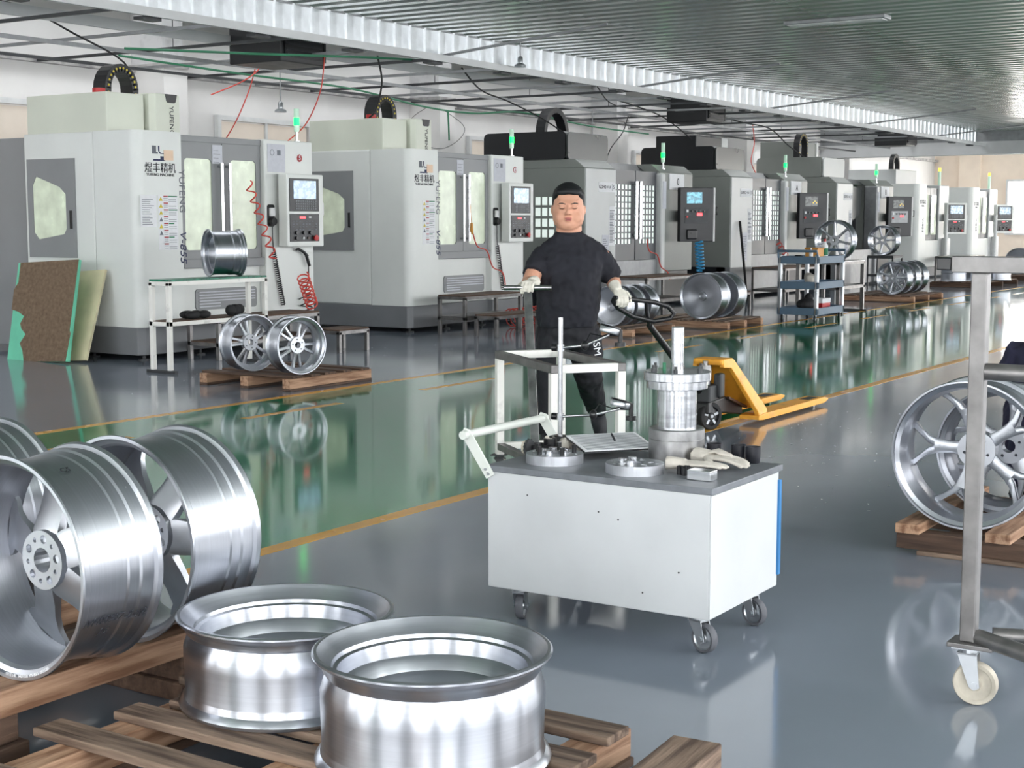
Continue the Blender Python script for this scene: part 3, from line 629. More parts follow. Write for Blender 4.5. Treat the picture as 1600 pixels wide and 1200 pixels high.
def make_rim(kind, R, Wd, name='wheel_rim'):
    """wheel rim about its local z axis, z = 0 is the nearer flange; returns list of (part name, mesh, angle)"""
    P = []
    if kind == 'five':         # broad concave spokes, deep dish
        P.append(('barrel', MB().lathe([(R,0),(R+.002,.005),(R-.003,.011),(R-.016,.016),(R-.018,.04),(R-.021,.044),(R-.024,Wd*.45),(R-.021,Wd*.6),(R-.017,Wd*.62),(R-.016,Wd*.74),(R-.010,Wd*.76),(R-.009,Wd*.84),(R-.014,Wd*.85),(R-.013,Wd*.92),(R-.002,Wd*.94),(R+.003,Wd-.006),(R,Wd),(R-.01,Wd),(R-.024,Wd*.9),(R-.034,Wd*.6),(R-.034,.03),(R-.026,.018),(R-.012,.012),(R-.01,0)], 80, closed=True).mesh('barrel', 'aluminium', 24), 0))
        z = Wd*.46
        P.append(('hub', hub_mesh(.086, z-.012, z+.05, 10, .062, .036, alt=True).mesh('hub', 'aluminium_cast'), 0))
        m = MB().loft(spoke_loft([(.05,0,.05,z+.02,.025),(.09,0,.056,z+.03,.022),(.14,0,.052,z+.055,.018),(.19,0,.05,Wd*.72,.016),(R*.76,0,.06,Wd*.8,.014),(R-.055,0,.085,Wd*.83,.012),(R-.03,0,.10,Wd*.84,.012)])).mesh('spoke', 'aluminium_cast', 40)
        P += [('spoke', m, 72*k+20) for k in range(5)]
    elif kind == 'twin':       # five pairs of slim spokes
        P.append(('barrel', MB().lathe(barrel_prof(R, Wd), 64, closed=True).mesh('barrel', 'aluminium', 30), 0))
        z = Wd*.45
        P.append(('hub', hub_mesh(.075, z-.02, z+.035, 5, .052, .03, .3).mesh('hub', 'aluminium_cast'), 0))
        for s in (-1, 1):
            m = MB().loft(spoke_loft([(.06,s*8,.02,z+.01,.016),(.11,s*11,.013,z+.02,.014),(R*.6,s*11,.012,z+.035,.014),(R-.035,s*11,.015,z+.04,.016)])).mesh('spoke', 'aluminium_cast', 40)
            P += [('spoke', m, 72*k+54) for k in range(5)]
    elif kind == 'wye':        # five spokes that fork towards the rim
        P.append(('barrel', MB().lathe(barrel_prof(R, Wd, drop=.03), 72, closed=True).mesh('barrel', 'aluminium_bright', 30), 0))
        z = Wd*.8
        P.append(('hub', hub_mesh(.085, z-.04, z+.03, 5, .055, .032).mesh('hub', 'aluminium_cast'), 0))
        st = MB().loft(spoke_loft([(.06,0,.034,z,.02),(.12,0,.026,z-.005,.018),(R*.58,0,.034,z-.01,.016)]))
        for s in (-1, 1): st.loft(spoke_loft([(R*.5,s*3,.02,z-.01,.015),(R*.66,s*7,.017,z-.01,.014),(R*.8,s*13,.014,z-.006,.014),(R-.03,s*17,.018,z,.016)]))
        me = st.mesh('spoke', 'aluminium_cast', 40)
        P += [('spoke', me, 72*k+16) for k in range(5)]
    elif kind == 'multi':      # seven slim spokes
        P.append(('barrel', MB().lathe(barrel_prof(R, Wd), 48, closed=True).mesh('barrel', 'aluminium_bright', 30), 0))
        z = Wd*.2
        P.append(('hub', hub_mesh(.08, z-.01, z+.05, 5, .05, .03).mesh('hub', 'aluminium_cast'), 0))
        m = MB().loft(spoke_loft([(.05,0,.03,z+.015,.018),(.14,0,.018,z+.01,.014),(R-.03,0,.022,z,.014)])).mesh('spoke', 'aluminium_bright', 40)
        P += [('spoke', m, 360/7*k+10) for k in range(7)]
    elif kind == 'closed':     # turned blank with a closed dished face
        P.append(('barrel', MB().lathe(barrel_prof(R, Wd), 56, closed=True).mesh('barrel', 'aluminium', 30), 0))
        P.append(('face', MB().lathe([(0,.05),(.03,.05),(.035,.045),(.06,.045),(.065,.06),(R*.55,.055),(R-.05,.03),(R-.028,.03),(R-.028,.045),(R*.55,.075),(0,.075)], 56).mesh('face', 'aluminium_bright', 30), 0))
    elif kind == 'dish':       # tall blank standing on its flange
        o = [(R-.014,0),(R-.004,.005),(R-.002,.013),(R-.008,.024),(R-.017,.032),(R-.021,.05),(R-.0215,.052),(R-.019,Wd*.55),(R-.019,Wd*.66),(R-.030,Wd*.78),(R-.033,Wd*.81),(R-.024,Wd-.042),(R-.022,Wd-.030),(R-.019,Wd-.024),(R-.004,Wd-.014),(R+.001,Wd-.008),(R+.001,Wd-.003),(R-.004,Wd)]
        i = [(R-.012,Wd),(R-.026,Wd-.02),(R-.048,Wd-.038),(R-.052,Wd-.048),(R-.062,Wd-.052),(R-.07,Wd-.09),(R-.085,Wd-.1),(R-.10,Wd-.125),(.05,Wd-.13),(0,Wd-.13)]
        P.append(('barrel', MB().lathe(o+i, 96).mesh('barrel', 'aluminium_bright', 28), 0))
        P.append(('underside', MB().lathe([(R-.014,.001),(R-.045,.03),(R-.05,Wd*.5),(0,Wd*.5)], 64).mesh('underside', 'aluminium', 30), 0))
    elif kind == 'open':       # plain barrel
        P.append(('barrel', MB().lathe([(R,0),(R+.002,.005),(R-.003,.011),(R-.014,.016),(R-.016,.04),(R-.02,.044),(R-.022,Wd*.6),(R-.015,Wd*.63),(R-.015,Wd*.75),(R-.022,Wd*.77),(R-.022,Wd*.84),(R-.012,Wd*.86),(R-.011,Wd*.93),(R+.001,Wd*.95),(R+.003,Wd-.006),(R,Wd),(R-.01,Wd),(R-.024,Wd*.9),(R-.034,Wd*.6),(R-.034,.03),(R-.026,.018),(R-.012,.012),(R-.01,0)], 56, closed=True).mesh('barrel', 'aluminium', 30), 0))
        P.append(('inner_lip', MB().lathe([(R-.045,.06),(R-.075,.062),(R-.075,.07),(R-.045,.072)], 56, closed=True).mesh('inner_lip', 'aluminium_bright', 30), 0))
    return P
RIM = {}
def rim(kind, R, Wd, base, direction, label, group=None, spin=0, upright=False, z=None, tilt=0):
    """base = floor point under the nearer flange (z = support height); direction = heading of the axis from near to far flange"""
    key = (kind, round(R,3), round(Wd,3))
    if key not in RIM: RIM[key] = make_rim(*key)
    t = thing('wheel_rim', label, 'wheel rim', base, group=group)
    if upright: t.rotation_euler = (0,0,RAD(spin)); off = Vector((0,0,0)); MR = Matrix.Identity(4)
    else:
        t.rotation_euler = (0,0,RAD(direction)); MR = Matrix.Rotation(pi/2,4,'Y') @ Matrix.Rotation(RAD(spin),4,'Z'); off = Vector((0,0,R+.002))
    for nm, me, a in RIM[key]:
        o = inst(nm, me, t); o.matrix_local = Matrix.Translation(off) @ Matrix.Rotation(RAD(tilt),4,'X') @ MR @ Matrix.Rotation(RAD(a),4,'Z')
    return t
# ------------------------------------------------------------------ pallets
def pallet(label, x0, x1, y0, y1, h, along='Y', planks=5, wood='wood_grey', lower='wood_pale', rough=.02, rz=0, ends=0):
    """planks on three bearers on base boards; top boards run along 'along'"""
    cx, cy = (x0+x1)/2, (y0+y1)/2
    t = thing('wooden_pallet', label, 'pallet', (cx, cy, 0), rz)
    a = x1-x0; b = y1-y0
    if along == 'Y': L, S = b, a
    else: L, S = a, b
    tp = .022; base = .022
    def put(nm, m_, l0, l1, s0, s1, z0, z1, rr=0):
        m = MB().box(l0, l1, -(s1-s0)/2, (s1-s0)/2, z0, z1); o = m.build(nm, m_, t, bevel=.003, seg=1)
        c = (s0+s1)/2
        if along == 'Y': o.rotation_euler = (0,0,pi/2+rr); o.location = (-c,0,0)
        else: o.rotation_euler = (0,0,rr); o.location = (0,c,0)
        return o
    wd = S/planks
    for k in range(planks):
        w = wd*random.uniform(.5,.72); c = -S/2+wd*(k+.5); e = random.uniform(-ends,ends)
        put('plank', wood, -L/2+e, L/2+e*.6, c-w/2, c+w/2, h-tp, h, random.uniform(-rough,rough))
    for f in (-.46,0,.46):         # bearers across
        m = MB().box(-S/2, S/2, -.045, .045, base, h-tp).build('bearer', lower, t, bevel=.003, seg=1)
        if along == 'Y': m.location = (0, f*L, 0)
        else: m.rotation_euler = (0,0,pi/2); m.location = (f*L,0,0)
        m2 = MB().box(-S/2, S/2, -.05, .05, 0, base).build('base_board', wood, t, bevel=.003, seg=1); m2.location = m.location; m2.rotation_euler = m.rotation_euler
    return t
# foreground left: raised pallet that carries the three deep spoked rims
t = thing('wooden_pallet', 'raised pallet of thick timber beams under the deep spoked rims', 'pallet', (2.7, 3.7, 0))
def tb(nm, m_, x0, x1, y0, y1, z0, z1, par=None): return MB().box(x0-2.7,x1-2.7,y0-3.7,y1-3.7,z0,z1).build(nm, m_, par or t, bevel=.006, seg=2)
tb('beam', 'wood_pale', 1.7, 3.46, 3.30, 3.42, .14, .218); tb('beam', 'wood_grey', 1.7, 3.46, 3.58, 3.70, .14, .2); tb('beam', 'wood_pale', 1.7, 3.46, 3.9, 4.02, .14, .218); tb('beam', 'wood_grey', 1.7, 3.46, 4.25, 4.37, .14, .2)
for x in (1.72, 2.46, 3.22): tb('bearer', 'wood_dark', x, x+.14, 3.31, 4.36, .06, .14); tb('base_board', 'wood_dark', x-.02, x+.16, 3.29, 4.36, 0, .06)
g = 'deep spoked rims on the raised pallet'
rim('five', .318, .285, (2.62, 3.362, .2185), -1, 'deep five-spoke rim marked with handwritten black numbers, on raised pallet', g, spin=8)
A_ = bpy.context.scene.objects
rimA = [o for o in A_ if o.get('label','').startswith('deep five-spoke rim marked')][0]
def ring_text(root, txt, R, xx, ang, size, m_='ink', arc=True, rot=0):
    """characters laid on the outside of the barrel, running along the wheel axis"""
    z = RIMC
    me = text_mesh(txt, size, ext=.0006, shear=.25); me.materials.clear(); me.materials.append(M_[m_])
    for v in me.vertices:
        u, w, e = v.co.x, v.co.y, v.co.z; a = RAD(ang) + w/R
        q = xx+u; rr_ = max(R, .2985 if q < .168 else .3035 if q < .208 else .3105 if q < .245 else .3065) + .001 + e
        v.co = (q, -rr_*cos(a), RIMC+rr_*sin(a))
    return inst('handwriting', me, root)
RIMC = .318+.002
ring_text(rimA, 'WH00587-2210', .2985, .14, -26, .034); ring_text(rimA, 'J.E', .2985, .12, -34, .032); ring_text(rimA, 'C5', .2985, .11, 66, .03)
me = text_mesh('OLJUNE  3401001 XWPB2  001Z9B', .013, ext=.0004)          # engraving round the near flange
me.materials.clear(); me.materials.append(M_['paper'])
for v in me.vertices:
    a = -pi/2 + v.co.x/.303 + .25; r = .304 + v.co.y
    v.co = (-.0015 - v.co.z, r*-cos(a), RIMC + r*sin(a))
inst('engraving', me, rimA)
rim('five', .318, .285, (3.05, 3.385, .2185), -1, 'deep five-spoke rim set flange to flange behind the rim with handwriting', g, spin=40)
rim('five', .318, .285, (2.86, 4.03, .218), -3, 'deep five-spoke rim in the back row of the raised pallet', g, spin=25)
# front pallet with two standing blanks
pt = thing('wooden_pallet', 'weathered pallet with gaps between its planks under two standing rim blanks', 'pallet', (2.9, 2.35, 0))
def pb(nm, m_, x0, x1, y0, y1, z0, z1, rz=0):
    o = MB().box(-(x1-x0)/2,(x1-x0)/2,-(y1-y0)/2,(y1-y0)/2,z0,z1)
    # long side along local x so the grain follows the plank
    if y1-y0 > x1-x0:
        o = MB().box(-(y1-y0)/2,(y1-y0)/2,-(x1-x0)/2,(x1-x0)/2,z0,z1).build(nm, m_, pt, bevel=.004); o.rotation_euler = (0,0,pi/2+rz)
    else: o = o.build(nm, m_, pt, bevel=.004); o.rotation_euler = (0,0,rz)
    o.location = ((x0+x1)/2-2.9, (y0+y1)/2-2.35, 0); return o
for x0, w, y0, y1, r in ((2.25,.1,1.8,3.3,.02),(2.55,.1,1.82,3.2,-.01),(2.77,.1,1.81,3.12,.0),(2.93,.1,1.82,3.06,.01),(3.1,.12,1.81,3.2,.0),(3.33,.12,1.84,3.1,0)):
    pb('plank', 'wood_grey', x0, x0+w, y0, y1, .105, .13, r)
for y in (3.0, 2.42, 1.86): pb('bearer', 'wood_pale', 2.2, 3.5, y, y+.1, .025, .105); pb('base_board', 'wood_dark', 2.2, 3.5, y-.01, y+.11, 0, .025)
rim('dish', .31, .262, (3.125, 2.785, .13), 0, 'polished rim blank standing upright nearest the raised pallet of spoked rims', 'standing rim blanks', upright=True)
rim('dish', .306, .292, (2.965, 2.15, .13), 0, 'polished rim blank standing upright nearest the white tool cart', 'standing rim blanks', upright=True, spin=40)
wb = tag(MB().box(-.28,.28,-.07,.07,0,.13).build('wood_offcut', 'wood_grey', None, bevel=.006), 'short rough timber block lying at the end of the front pallet', 'wood block'); wb.location = (3.18, 1.62, 0); wb.rotation_euler = (0,0,RAD(4))
# pallet by machine number 5
pallet('low brown pallet with two twin-spoke rims in front of number 5 machine', 9.82, 10.98, 8.66, 9.76, .13, 'Y', 5, 'wood_dark', 'wood_pale', .03, ends=.03)
g = 'twin-spoke rims on the low pallet'
rim('twin', .26, .2, (10.06, 8.72, .13), 74, 'twin-spoke rim standing at the lane edge of the low pallet', g, spin=12)
rim('twin', .26, .2, (10.05, 9.28, .13), 74, 'twin-spoke rim standing on low pallet beside the green-topped table', g, spin=40)
# pallets farther down the row
pallet('pale pallet carrying four closed-face rim blanks behind the worker', 16.75, 18.0, 8.95, 10.3, .13, 'X', 5, 'wood_grey', 'wood_pale')
for i, x in enumerate((16.82, 17.12, 17.5)):
    rim('closed', .265, .24 if i else .2, (x, 9.32, .13), 0, ('closed-face rim blank nearest the worker in the row on the pale pallet','closed-face rim blank in the middle of the row on the pale pallet','closed-face rim blank at the far end of the row on the pale pallet')[i], 'closed-face blanks behind the worker')
rim('closed', .265, .2, (17.05, 9.9, .13), 0, 'closed-face rim blank standing apart from the row on the pallet behind the worker')
pallet('pallet with two large closed-face rim blanks in front of machine with blue hose', 18.7, 19.95, 8.5, 9.9, .13, 'X', 5, 'wood_grey', 'wood_pale')
rim('closed', .325, .29, (18.78, 8.95, .13), 0, 'large closed-face rim blank with bright turned dish facing the lane', 'large closed-face blanks', spin=0)
rim('closed', .325, .29, (19.28, 8.92, .13), 0, 'large closed-face rim blank right behind the one with bright turned dish', 'large closed-face blanks')
pallet('pallet carrying three slim-spoke rims beside the steel table', 26.9, 28.8, 8.5, 9.9, .13, 'X', 5, 'wood_dark', 'wood_pale')
for i, x in enumerate((27.1, 27.62, 28.1)): rim('multi', .31, .26, (x, 8.98, .13), -4, ('slim-spoke rim at the front of the row on the pallet beside the steel table','slim-spoke rim second in the row beside the steel table','slim-spoke rim at the back of the row beside the steel table')[i], 'slim-spoke rims in a row', spin=20*i)
pallet('pallet under three standing rim barrels in front of the far white machine', 33.7, 36.6, 9.0, 10.3, .13, 'X', 5, 'wood_dark', 'wood_dark')
for i, (x, y) in enumerate(((34.1,9.85),(34.7,9.5),(35.3,9.15))): rim('open', .3, .3, (x, y, .13), 0, ('rim barrel standing on the far pallet nearest the slim-spoke rims','rim barrel standing between two others on the far pallet','rim barrel standing at the end of the far pallet nearest the lane')[i], 'standing barrels on the far pallet', upright=True)
pallet('farthest pallet with rim blanks near the end wall', 38.6, 41.6, 9.1, 10.4, .13, 'X', 5, 'wood_dark', 'wood_dark')
rim('closed', .34, .3, (39.3, 9.7, .13), 0, 'closed-face rim blank lying on the farthest pallet below stacked drums', 'blanks near the end wall')
rim('closed', .34, .3, (40.4, 9.4, .13), 0, 'closed-face rim blank on the farthest pallet nearest the end wall', 'blanks near the end wall')
# right foreground pallet with two forked-spoke rims
pp = thing('wooden_pallet', 'pallet of thick offcuts under the forked-spoke rims beside steel frame', 'pallet', (7.0, 1.6, 0))
def rb(nm, m_, x0, x1, y0, y1, z0, z1, rz=0):
    o = MB().box(-(x1-x0)/2,(x1-x0)/2,-(y1-y0)/2,(y1-y0)/2,z0,z1)
    if y1-y0 > x1-x0: o = MB().box(-(y1-y0)/2,(y1-y0)/2,-(x1-x0)/2,(x1-x0)/2,z0,z1).build(nm, m_, pp, bevel=.004); o.rotation_euler = (0,0,pi/2+rz)
    else: o = o.build(nm, m_, pp, bevel=.004); o.rotation_euler = (0,0,rz)
    o.location = ((x0+x1)/2-7.0, (y0+y1)/2-1.6, 0)
for x in (6.5, 7.0, 7.5): rb('bearer', 'wood_dark', x, x+.1, .9, 2.1, .02, .10)
for x in (6.48, 6.98, 7.48): rb('base_board', 'wood_grey', x, x+.14, .9, 2.0, 0, .02)
for y, m_ in ((1.98,'wood_pale'),(1.58,'wood_pale'),(1.25,'wood_grey'),(.95,'wood_grey')): rb('plank', m_, 6.45, 7.62, y, y+.11, .10, .145, 0)
rim('wye', .335, .3, (6.56, 1.812, .122), 3, 'bright forked-spoke rim leaning frontmost on pallet behind the steel frame', 'forked-spoke rims', spin=3)
rim('wye', .30, .28, (7.02, 1.78, .12), 3, 'forked-spoke rim standing behind another rim beside crouching worker', 'forked-spoke rims', spin=30)

# ------------------------------------------------------------------ tables and benches
def table(label, x0, x1, y0, y1, h, mt, top, shelf=None, tw=.045, shelfm='steel_tube', name='work_table', skid=False, brace=True):
    t = thing(name, label, 'table', ((x0+x1)/2, (y0+y1)/2, 0)); a = (x1-x0)/2; b = (y1-y0)/2; q = tw/2
    for x in (-a+q, a-q):
        for y in (-b+q, b-q): MB().box(x-q,x+q,y-q,y+q,.0 if not skid else .03,h-.03).build('leg', mt, t, bevel=.003)
        if skid: MB().box(x-q,x+q,-b-.06,b+.06,0,.03).build('skid', 'steel_dark', t, bevel=.003)
    MB().box(-a,a,-b,-b+tw,h-.06,h-.02).box(-a,a,b-tw,b,h-.06,h-.02).box(-a,-a+tw,-b+tw,b-tw,h-.06,h-.02).box(a-tw,a,-b+tw,b-tw,h-.06,h-.02).build('top_frame', mt, t)
    MB().box(-a+.005,a-.005,-b+.005,b-.005,h-.02,h).build('table_top', top, t, bevel=.004)
    if shelf:
        MB().box(-a,a,-b,-b+tw,shelf-.05,shelf-.01).box(-a,a,b-tw,b,shelf-.05,shelf-.01).box(-a,-a+tw,-b+tw,b-tw,shelf-.05,shelf-.01).box(a-tw,a,-b+tw,b-tw,shelf-.05,shelf-.01).build('shelf_frame', mt, t)
        MB().box(-a+.01,a-.01,-b+.01,b-.01,shelf-.01,shelf).build('shelf', shelfm, t)
    return t
table('silver steel table with green top and lower shelf in front of number 5 machine', 10.35, 11.78, 10.68, 10.96, .93, 'white_tube', 'green_mat', .52, skid=True, shelfm='wood_dark')
rr = rim('open', .245, .34, (11.13, 10.9, .93), -28, 'plain rim barrel lying on its side on the green-topped table')
table('low wooden-topped step bench behind the green-topped table', 11.62, 13.3, 11.25, 11.72, .46, 'steel_tube', 'wood_dark', .2, name='step_bench', shelfm='wood_dark')
table('small wooden-topped step stool behind the twin-spoke rims', 13.05, 13.6, 10.75, 11.15, .27, 'steel_tube', 'wood_dark', name='step_stool')
def glove_lump(name, label, cat, loc, s, m_, seed, flat=.5, rz=0):
    random.seed(seed); b = MB()
    for k in range(5): b.ell((random.uniform(-.5,.5)*s, random.uniform(-.25,.25)*s, flat*s*.3), (s*random.uniform(.25,.45), s*random.uniform(.15,.3), s*flat*.35), 10, 7)
    o = tag(b.build(name, m_, None), label, cat); rm = o.modifiers.new('remesh','REMESH'); rm.mode = 'VOXEL'; rm.voxel_size = s*.05; rm.use_smooth_shade = True
    d = o.modifiers.new('smooth','SMOOTH'); d.iterations = 3
    o.location = loc; o.rotation_euler = (0,0,rz); return o
glove_lump('work_gloves', 'black work gloves lying on the table shelf near its left legs', 'gloves', (10.85,10.82,.525), .24, 'black_rubber', 1)
glove_lump('cloth_bag', 'upright black cloth bundle on the table shelf below the rim barrel', 'bag', (11.42,10.82,.527), .19, 'black_rubber', 5, .9)
table('rusty steel bench with wooden top in front of second white machine', 15.95, 17.35, 11.0, 11.45, .53, 'steel_tube', 'wood_dark', .25, name='step_bench')
table('low wooden-topped step in front of the rusty steel bench', 15.95, 17.0, 10.5, 10.86, .29, 'steel_tube', 'wood_dark', name='step_stool')
table('steel bench with wooden top in front of hooded machine behind worker', 20.9, 22.6, 10.9, 11.5, .62, 'steel_tube', 'wood_dark', .25, name='step_bench')
table('low step bench by the large closed-face rim blanks', 21.9, 23.4, 10.2, 10.6, .32, 'steel_tube', 'wood_dark', name='step_stool')
table('steel bench with brown top in front of machine marked A', 26.6, 28.4, 10.9, 11.6, .62, 'steel_tube', 'wood_dark', .2, name='step_bench')
table('tall grey steel table with shelf behind the blue tool trolley', 22.9, 24.1, 8.45, 9.2, .86, 'steel_tube', 'steel_worn', .45, tw=.06, skid=True)
rim('multi', .33, .22, (23.4, 8.76, .86), -2, 'large slim-spoke rim standing on the tall grey steel table', spin=15)
table('slender steel stand holding a spoked rim beside the row of rims', 28.9, 29.5, 9.56, 10.1, .82, 'steel_dark', 'steel_dark', .45, tw=.03, name='rim_stand')
rim('multi', .30, .26, (29.0, 9.84, .82), -2, 'slim-spoke rim raised on the slender steel stand')
table('steel bench in front of the far white machine', 38.4, 40.6, 10.9, 11.6, .6, 'steel_tube', 'steel_worn', name='step_bench')
# boards leaning against the first machine
bt = thing('chipboard_sheet', 'brown board with torn mint facing leaning on number 5 machine', 'board', (10.5, 12.86, 0), RAD(-90))
lean = RAD(13)
bo = MB().box(-.48,.5,0,.035,0,1.1).build('board_core', 'board_mint', bt); bo.rotation_euler = (-lean,RAD(-3),0)
fp = [(-.2,0.0),(.47,0.0),(.5,.3),(.48,.34),(.5,1.1),(-.44,1.1),(-.44,.88),(-.5,.8),(-.5,.58),(-.38,.55),(-.28,.5),(-.33,.42),(-.30,.36),(-.22,.3),(-.30,.2),(-.24,.12)]
MB().prism(fp, lambda u,v: (u,-.004,v), lambda u,v: (u,0,v)).build('torn_facing', 'board_brown', bo)
b2 = tag(MB().box(-.5,.5,0,.03,0,1.02).build('chipboard_sheet', 'board_cream', None), 'cream board tucked behind the brown torn board', 'board'); b2.location = (10.66, 12.76, 0); b2.rotation_euler = (-RAD(21),RAD(-4),RAD(-90))
# ------------------------------------------------------------------ white tool cart and what lies on it
def caster(par, x, y, ztop, r, w, heading, tyre='caster_grey', disc='zinc', fork='zinc', brake=False, trail=.03):
    c = bpy.data.objects.new('caster', None); COL.objects.link(c); c.parent = par; c.location = (x, y, 0); c.rotation_euler = (0,0,heading)
    MB().box(-.045,.045,-.04,.04,ztop-.006,ztop).cyl((0,0,ztop-.02),(0,0,ztop-.006),.028,16).build('mount_plate', fork, c)
    f = MB()
    for s in (-1, 1):
        y0 = s*(w/2+.004); y1 = s*(w/2+.008)
        f.prism([(-.03,ztop-.02),(.03,ztop-.02),(-trail+.016,r-.008),(-trail,r-.018),(-trail-.016,r-.008)], lambda u,v: (u,y0,v), lambda u,v: (u,y1,v))
    f.box(-.03,.03,-w/2-.008,w/2+.008,ztop-.026,ztop-.02).cyl((-trail,-w/2-.014,r),(-trail,w/2+.014,r),.009,10)
    f.build('fork', fork, c)
    if brake: MB().prism([(-.05,ztop-.03),(-.11,ztop-.02),(-.115,ztop-.028),(-.05,ztop-.045)], lambda u,v: (u,-.02,v), lambda u,v: (u,.02,v)).build('brake_pedal', fork, c)
    R = Matrix.Translation((-trail,0,r)) @ Matrix.Rotation(pi/2,4,'X')
    MB().lathe([(r*.78,-w/2+.002),(r*.94,-w/2),(r,-w/2+.006),(r,w/2-.006),(r*.94,w/2),(r*.78,w/2-.002)],36,R,closed=True).build('tyre', tyre, c, smooth=40)
    MB().lathe([(.01,-w/2+.001),(r*.3,-w/2+.001),(r*.34,-w/2+.006),(r*.7,-w/2+.006),(r*.78,-w/2+.002),(r*.78,w/2-.002),(r*.7,w/2-.006),(r*.34,w/2-.006),(r*.3,w/2-.001),(.01,w/2-.001)],32,R,closed=True).build('wheel_disc', disc, c, smooth=40)
    return c
CX, CY = 4.815, 2.56
ct = thing('tool_cart', 'white sheet-metal tool cart with grey top on four swivel casters', 'cart', (CX, CY, 0))
MB().box(-.30,.30,-.455,.455,.135,.575).build('cabinet', 'cart_white', ct, bevel=.004)
MB().box(-.30,.278,-.46,-.455,.14,.57).build('end_panel', 'cart_white', ct, bevel=.001)
MB().box(.284,.303,-.466,-.45,.18,.54).build('edge_strip', 'blue_strip', ct)
MB().box(-.305,.315,-.465,.465,.573,.597).build('cart_top', 'cart_top', ct, bevel=.003)
hd = MB().tube([(-.335,.545,.705),(.26,.545,.705)],.0165,14).build('push_handle', 'cart_handle', ct, smooth=40)
for x in (-.305, .24):
    MB().prism([(.42,.565),(.455,.545),(.57,.705),(.555,.73),(.53,.725)], lambda u,v: (x-.006,u,v), lambda u,v: (x+.0,u,v)).build('handle_arm', 'cart_handle', ct, bevel=.002)
    for yy, zz in ((.445,.565),(.458,.582)): MB().cyl((x-.009,yy,zz),(x-.005,yy,zz),.006,10).build('bolt', 'zinc', ct)
caster(ct, -.225, .36, .135, .052, .03, RAD(200), brake=True)
caster(ct, -.22, -.38, .135, .052, .03, RAD(72))
caster(ct, .20, -.385, .135, .052, .03, RAD(72))
caster(ct, .21, .36, .135, .052, .03, RAD(60))
for y, z in ((.28,.50),(-.02,.47),(-.34,.29),(-.2,.2),(-.1,.45)): MB().cyl((-.3012,y,z),(-.2995,y,z),.0035,8).build('screw_hole', 'steel_dark', ct)
TZ = .5975
# turned steel fixture
fx = thing('turned_fixture', 'tall turned steel fixture with flanged collar and upright bar on the cart', 'fixture', (5.0, 2.475, TZ))
MB().lathe([(0,0),(.104,0),(.106,.003),(.106,.083),(.104,.085),(.106,.087),(.106,.122),(.102,.126),(.07,.126)],48).build('base', 'steel_worn', fx, smooth=30)
MB().lathe([(.075,.12),(.075,.285)],48).build('column', 'steel_bright', fx, smooth=30)
MB().lathe([(.07,.276),(.113,.276),(.115,.278),(.115,.305),(.113,.307),(.125,.307),(.127,.309),(.127,.338),(.124,.341),(.022,.341)],48).build('collar', 'steel_bright', fx, smooth=30)
MB().lathe([(.0235,.335),(.0235,.505),(.0215,.508),(0,.508)],28).build('upright_bar', 'steel_bright', fx, smooth=30)
bm_ = MB().cyl((0,0,0),(0,0,.014),.008,6).cyl((0,0,.014),(0,0,.026),.0055,10).mesh('stud', 'steel_dark', 40)
for k in range(6): inst('stud', bm_, fx, (.1*cos(k*pi/3+.4), .1*sin(k*pi/3+.4), .34))
inst('locator_pin', MB().cyl((0,0,0),(0,0,.03),.007,10).mesh('locator_pin','green_hose'), fx, (-.01,.05,.34))
# bored discs
def bored_disc(label, loc, R, h, studs):
    t = thing('bored_disc', label, 'disc', loc, group='bored steel discs on the cart')
    hl = [circle(0,0,R*.3,24)] + [circle(R*.55*cos(k*pi/3), R*.55*sin(k*pi/3), R*.11, 12) for k in range(6)] + [circle(R*.8*cos(k*pi/4+.2), R*.8*sin(k*pi/4+.2), R*.06, 8) for k in range(8)]
    MB_ = holed(circle(0,0,R,56), hl, 0, h); MB_.build('disc', 'aluminium_cast', t)
    MB().disc(R*.97, .003, 40).build('disc_floor', 'steel_worn', t)
    sm = MB().cyl((0,0,0),(0,0,.03),.009,10).mesh('pin', 'black_satin', 40)
    for k in range(studs): inst('pin', sm, t, (R*.68*cos(k*2*pi/max(1,studs)+.3), R*.68*sin(k*2*pi/max(1,studs)+.3), h))
    rm = MB().lathe([(.016,0),(.016,.014),(.009,.014),(.009,0)],14,closed=True).mesh('bush', 'chrome', 40)
    for k in range(5 if studs else 3): inst('bush', rm, t, (R*.42*cos(k*1.25+.7), R*.42*sin(k*1.25+.7), h))
    return t
bored_disc('bored steel disc set with black pins near the cart handle', (4.70, 2.835, TZ), .108, .036, 5)
bored_disc('bored steel disc without black pins beside the tall fixture', (4.665, 2.475, TZ), .106, .036, 0)
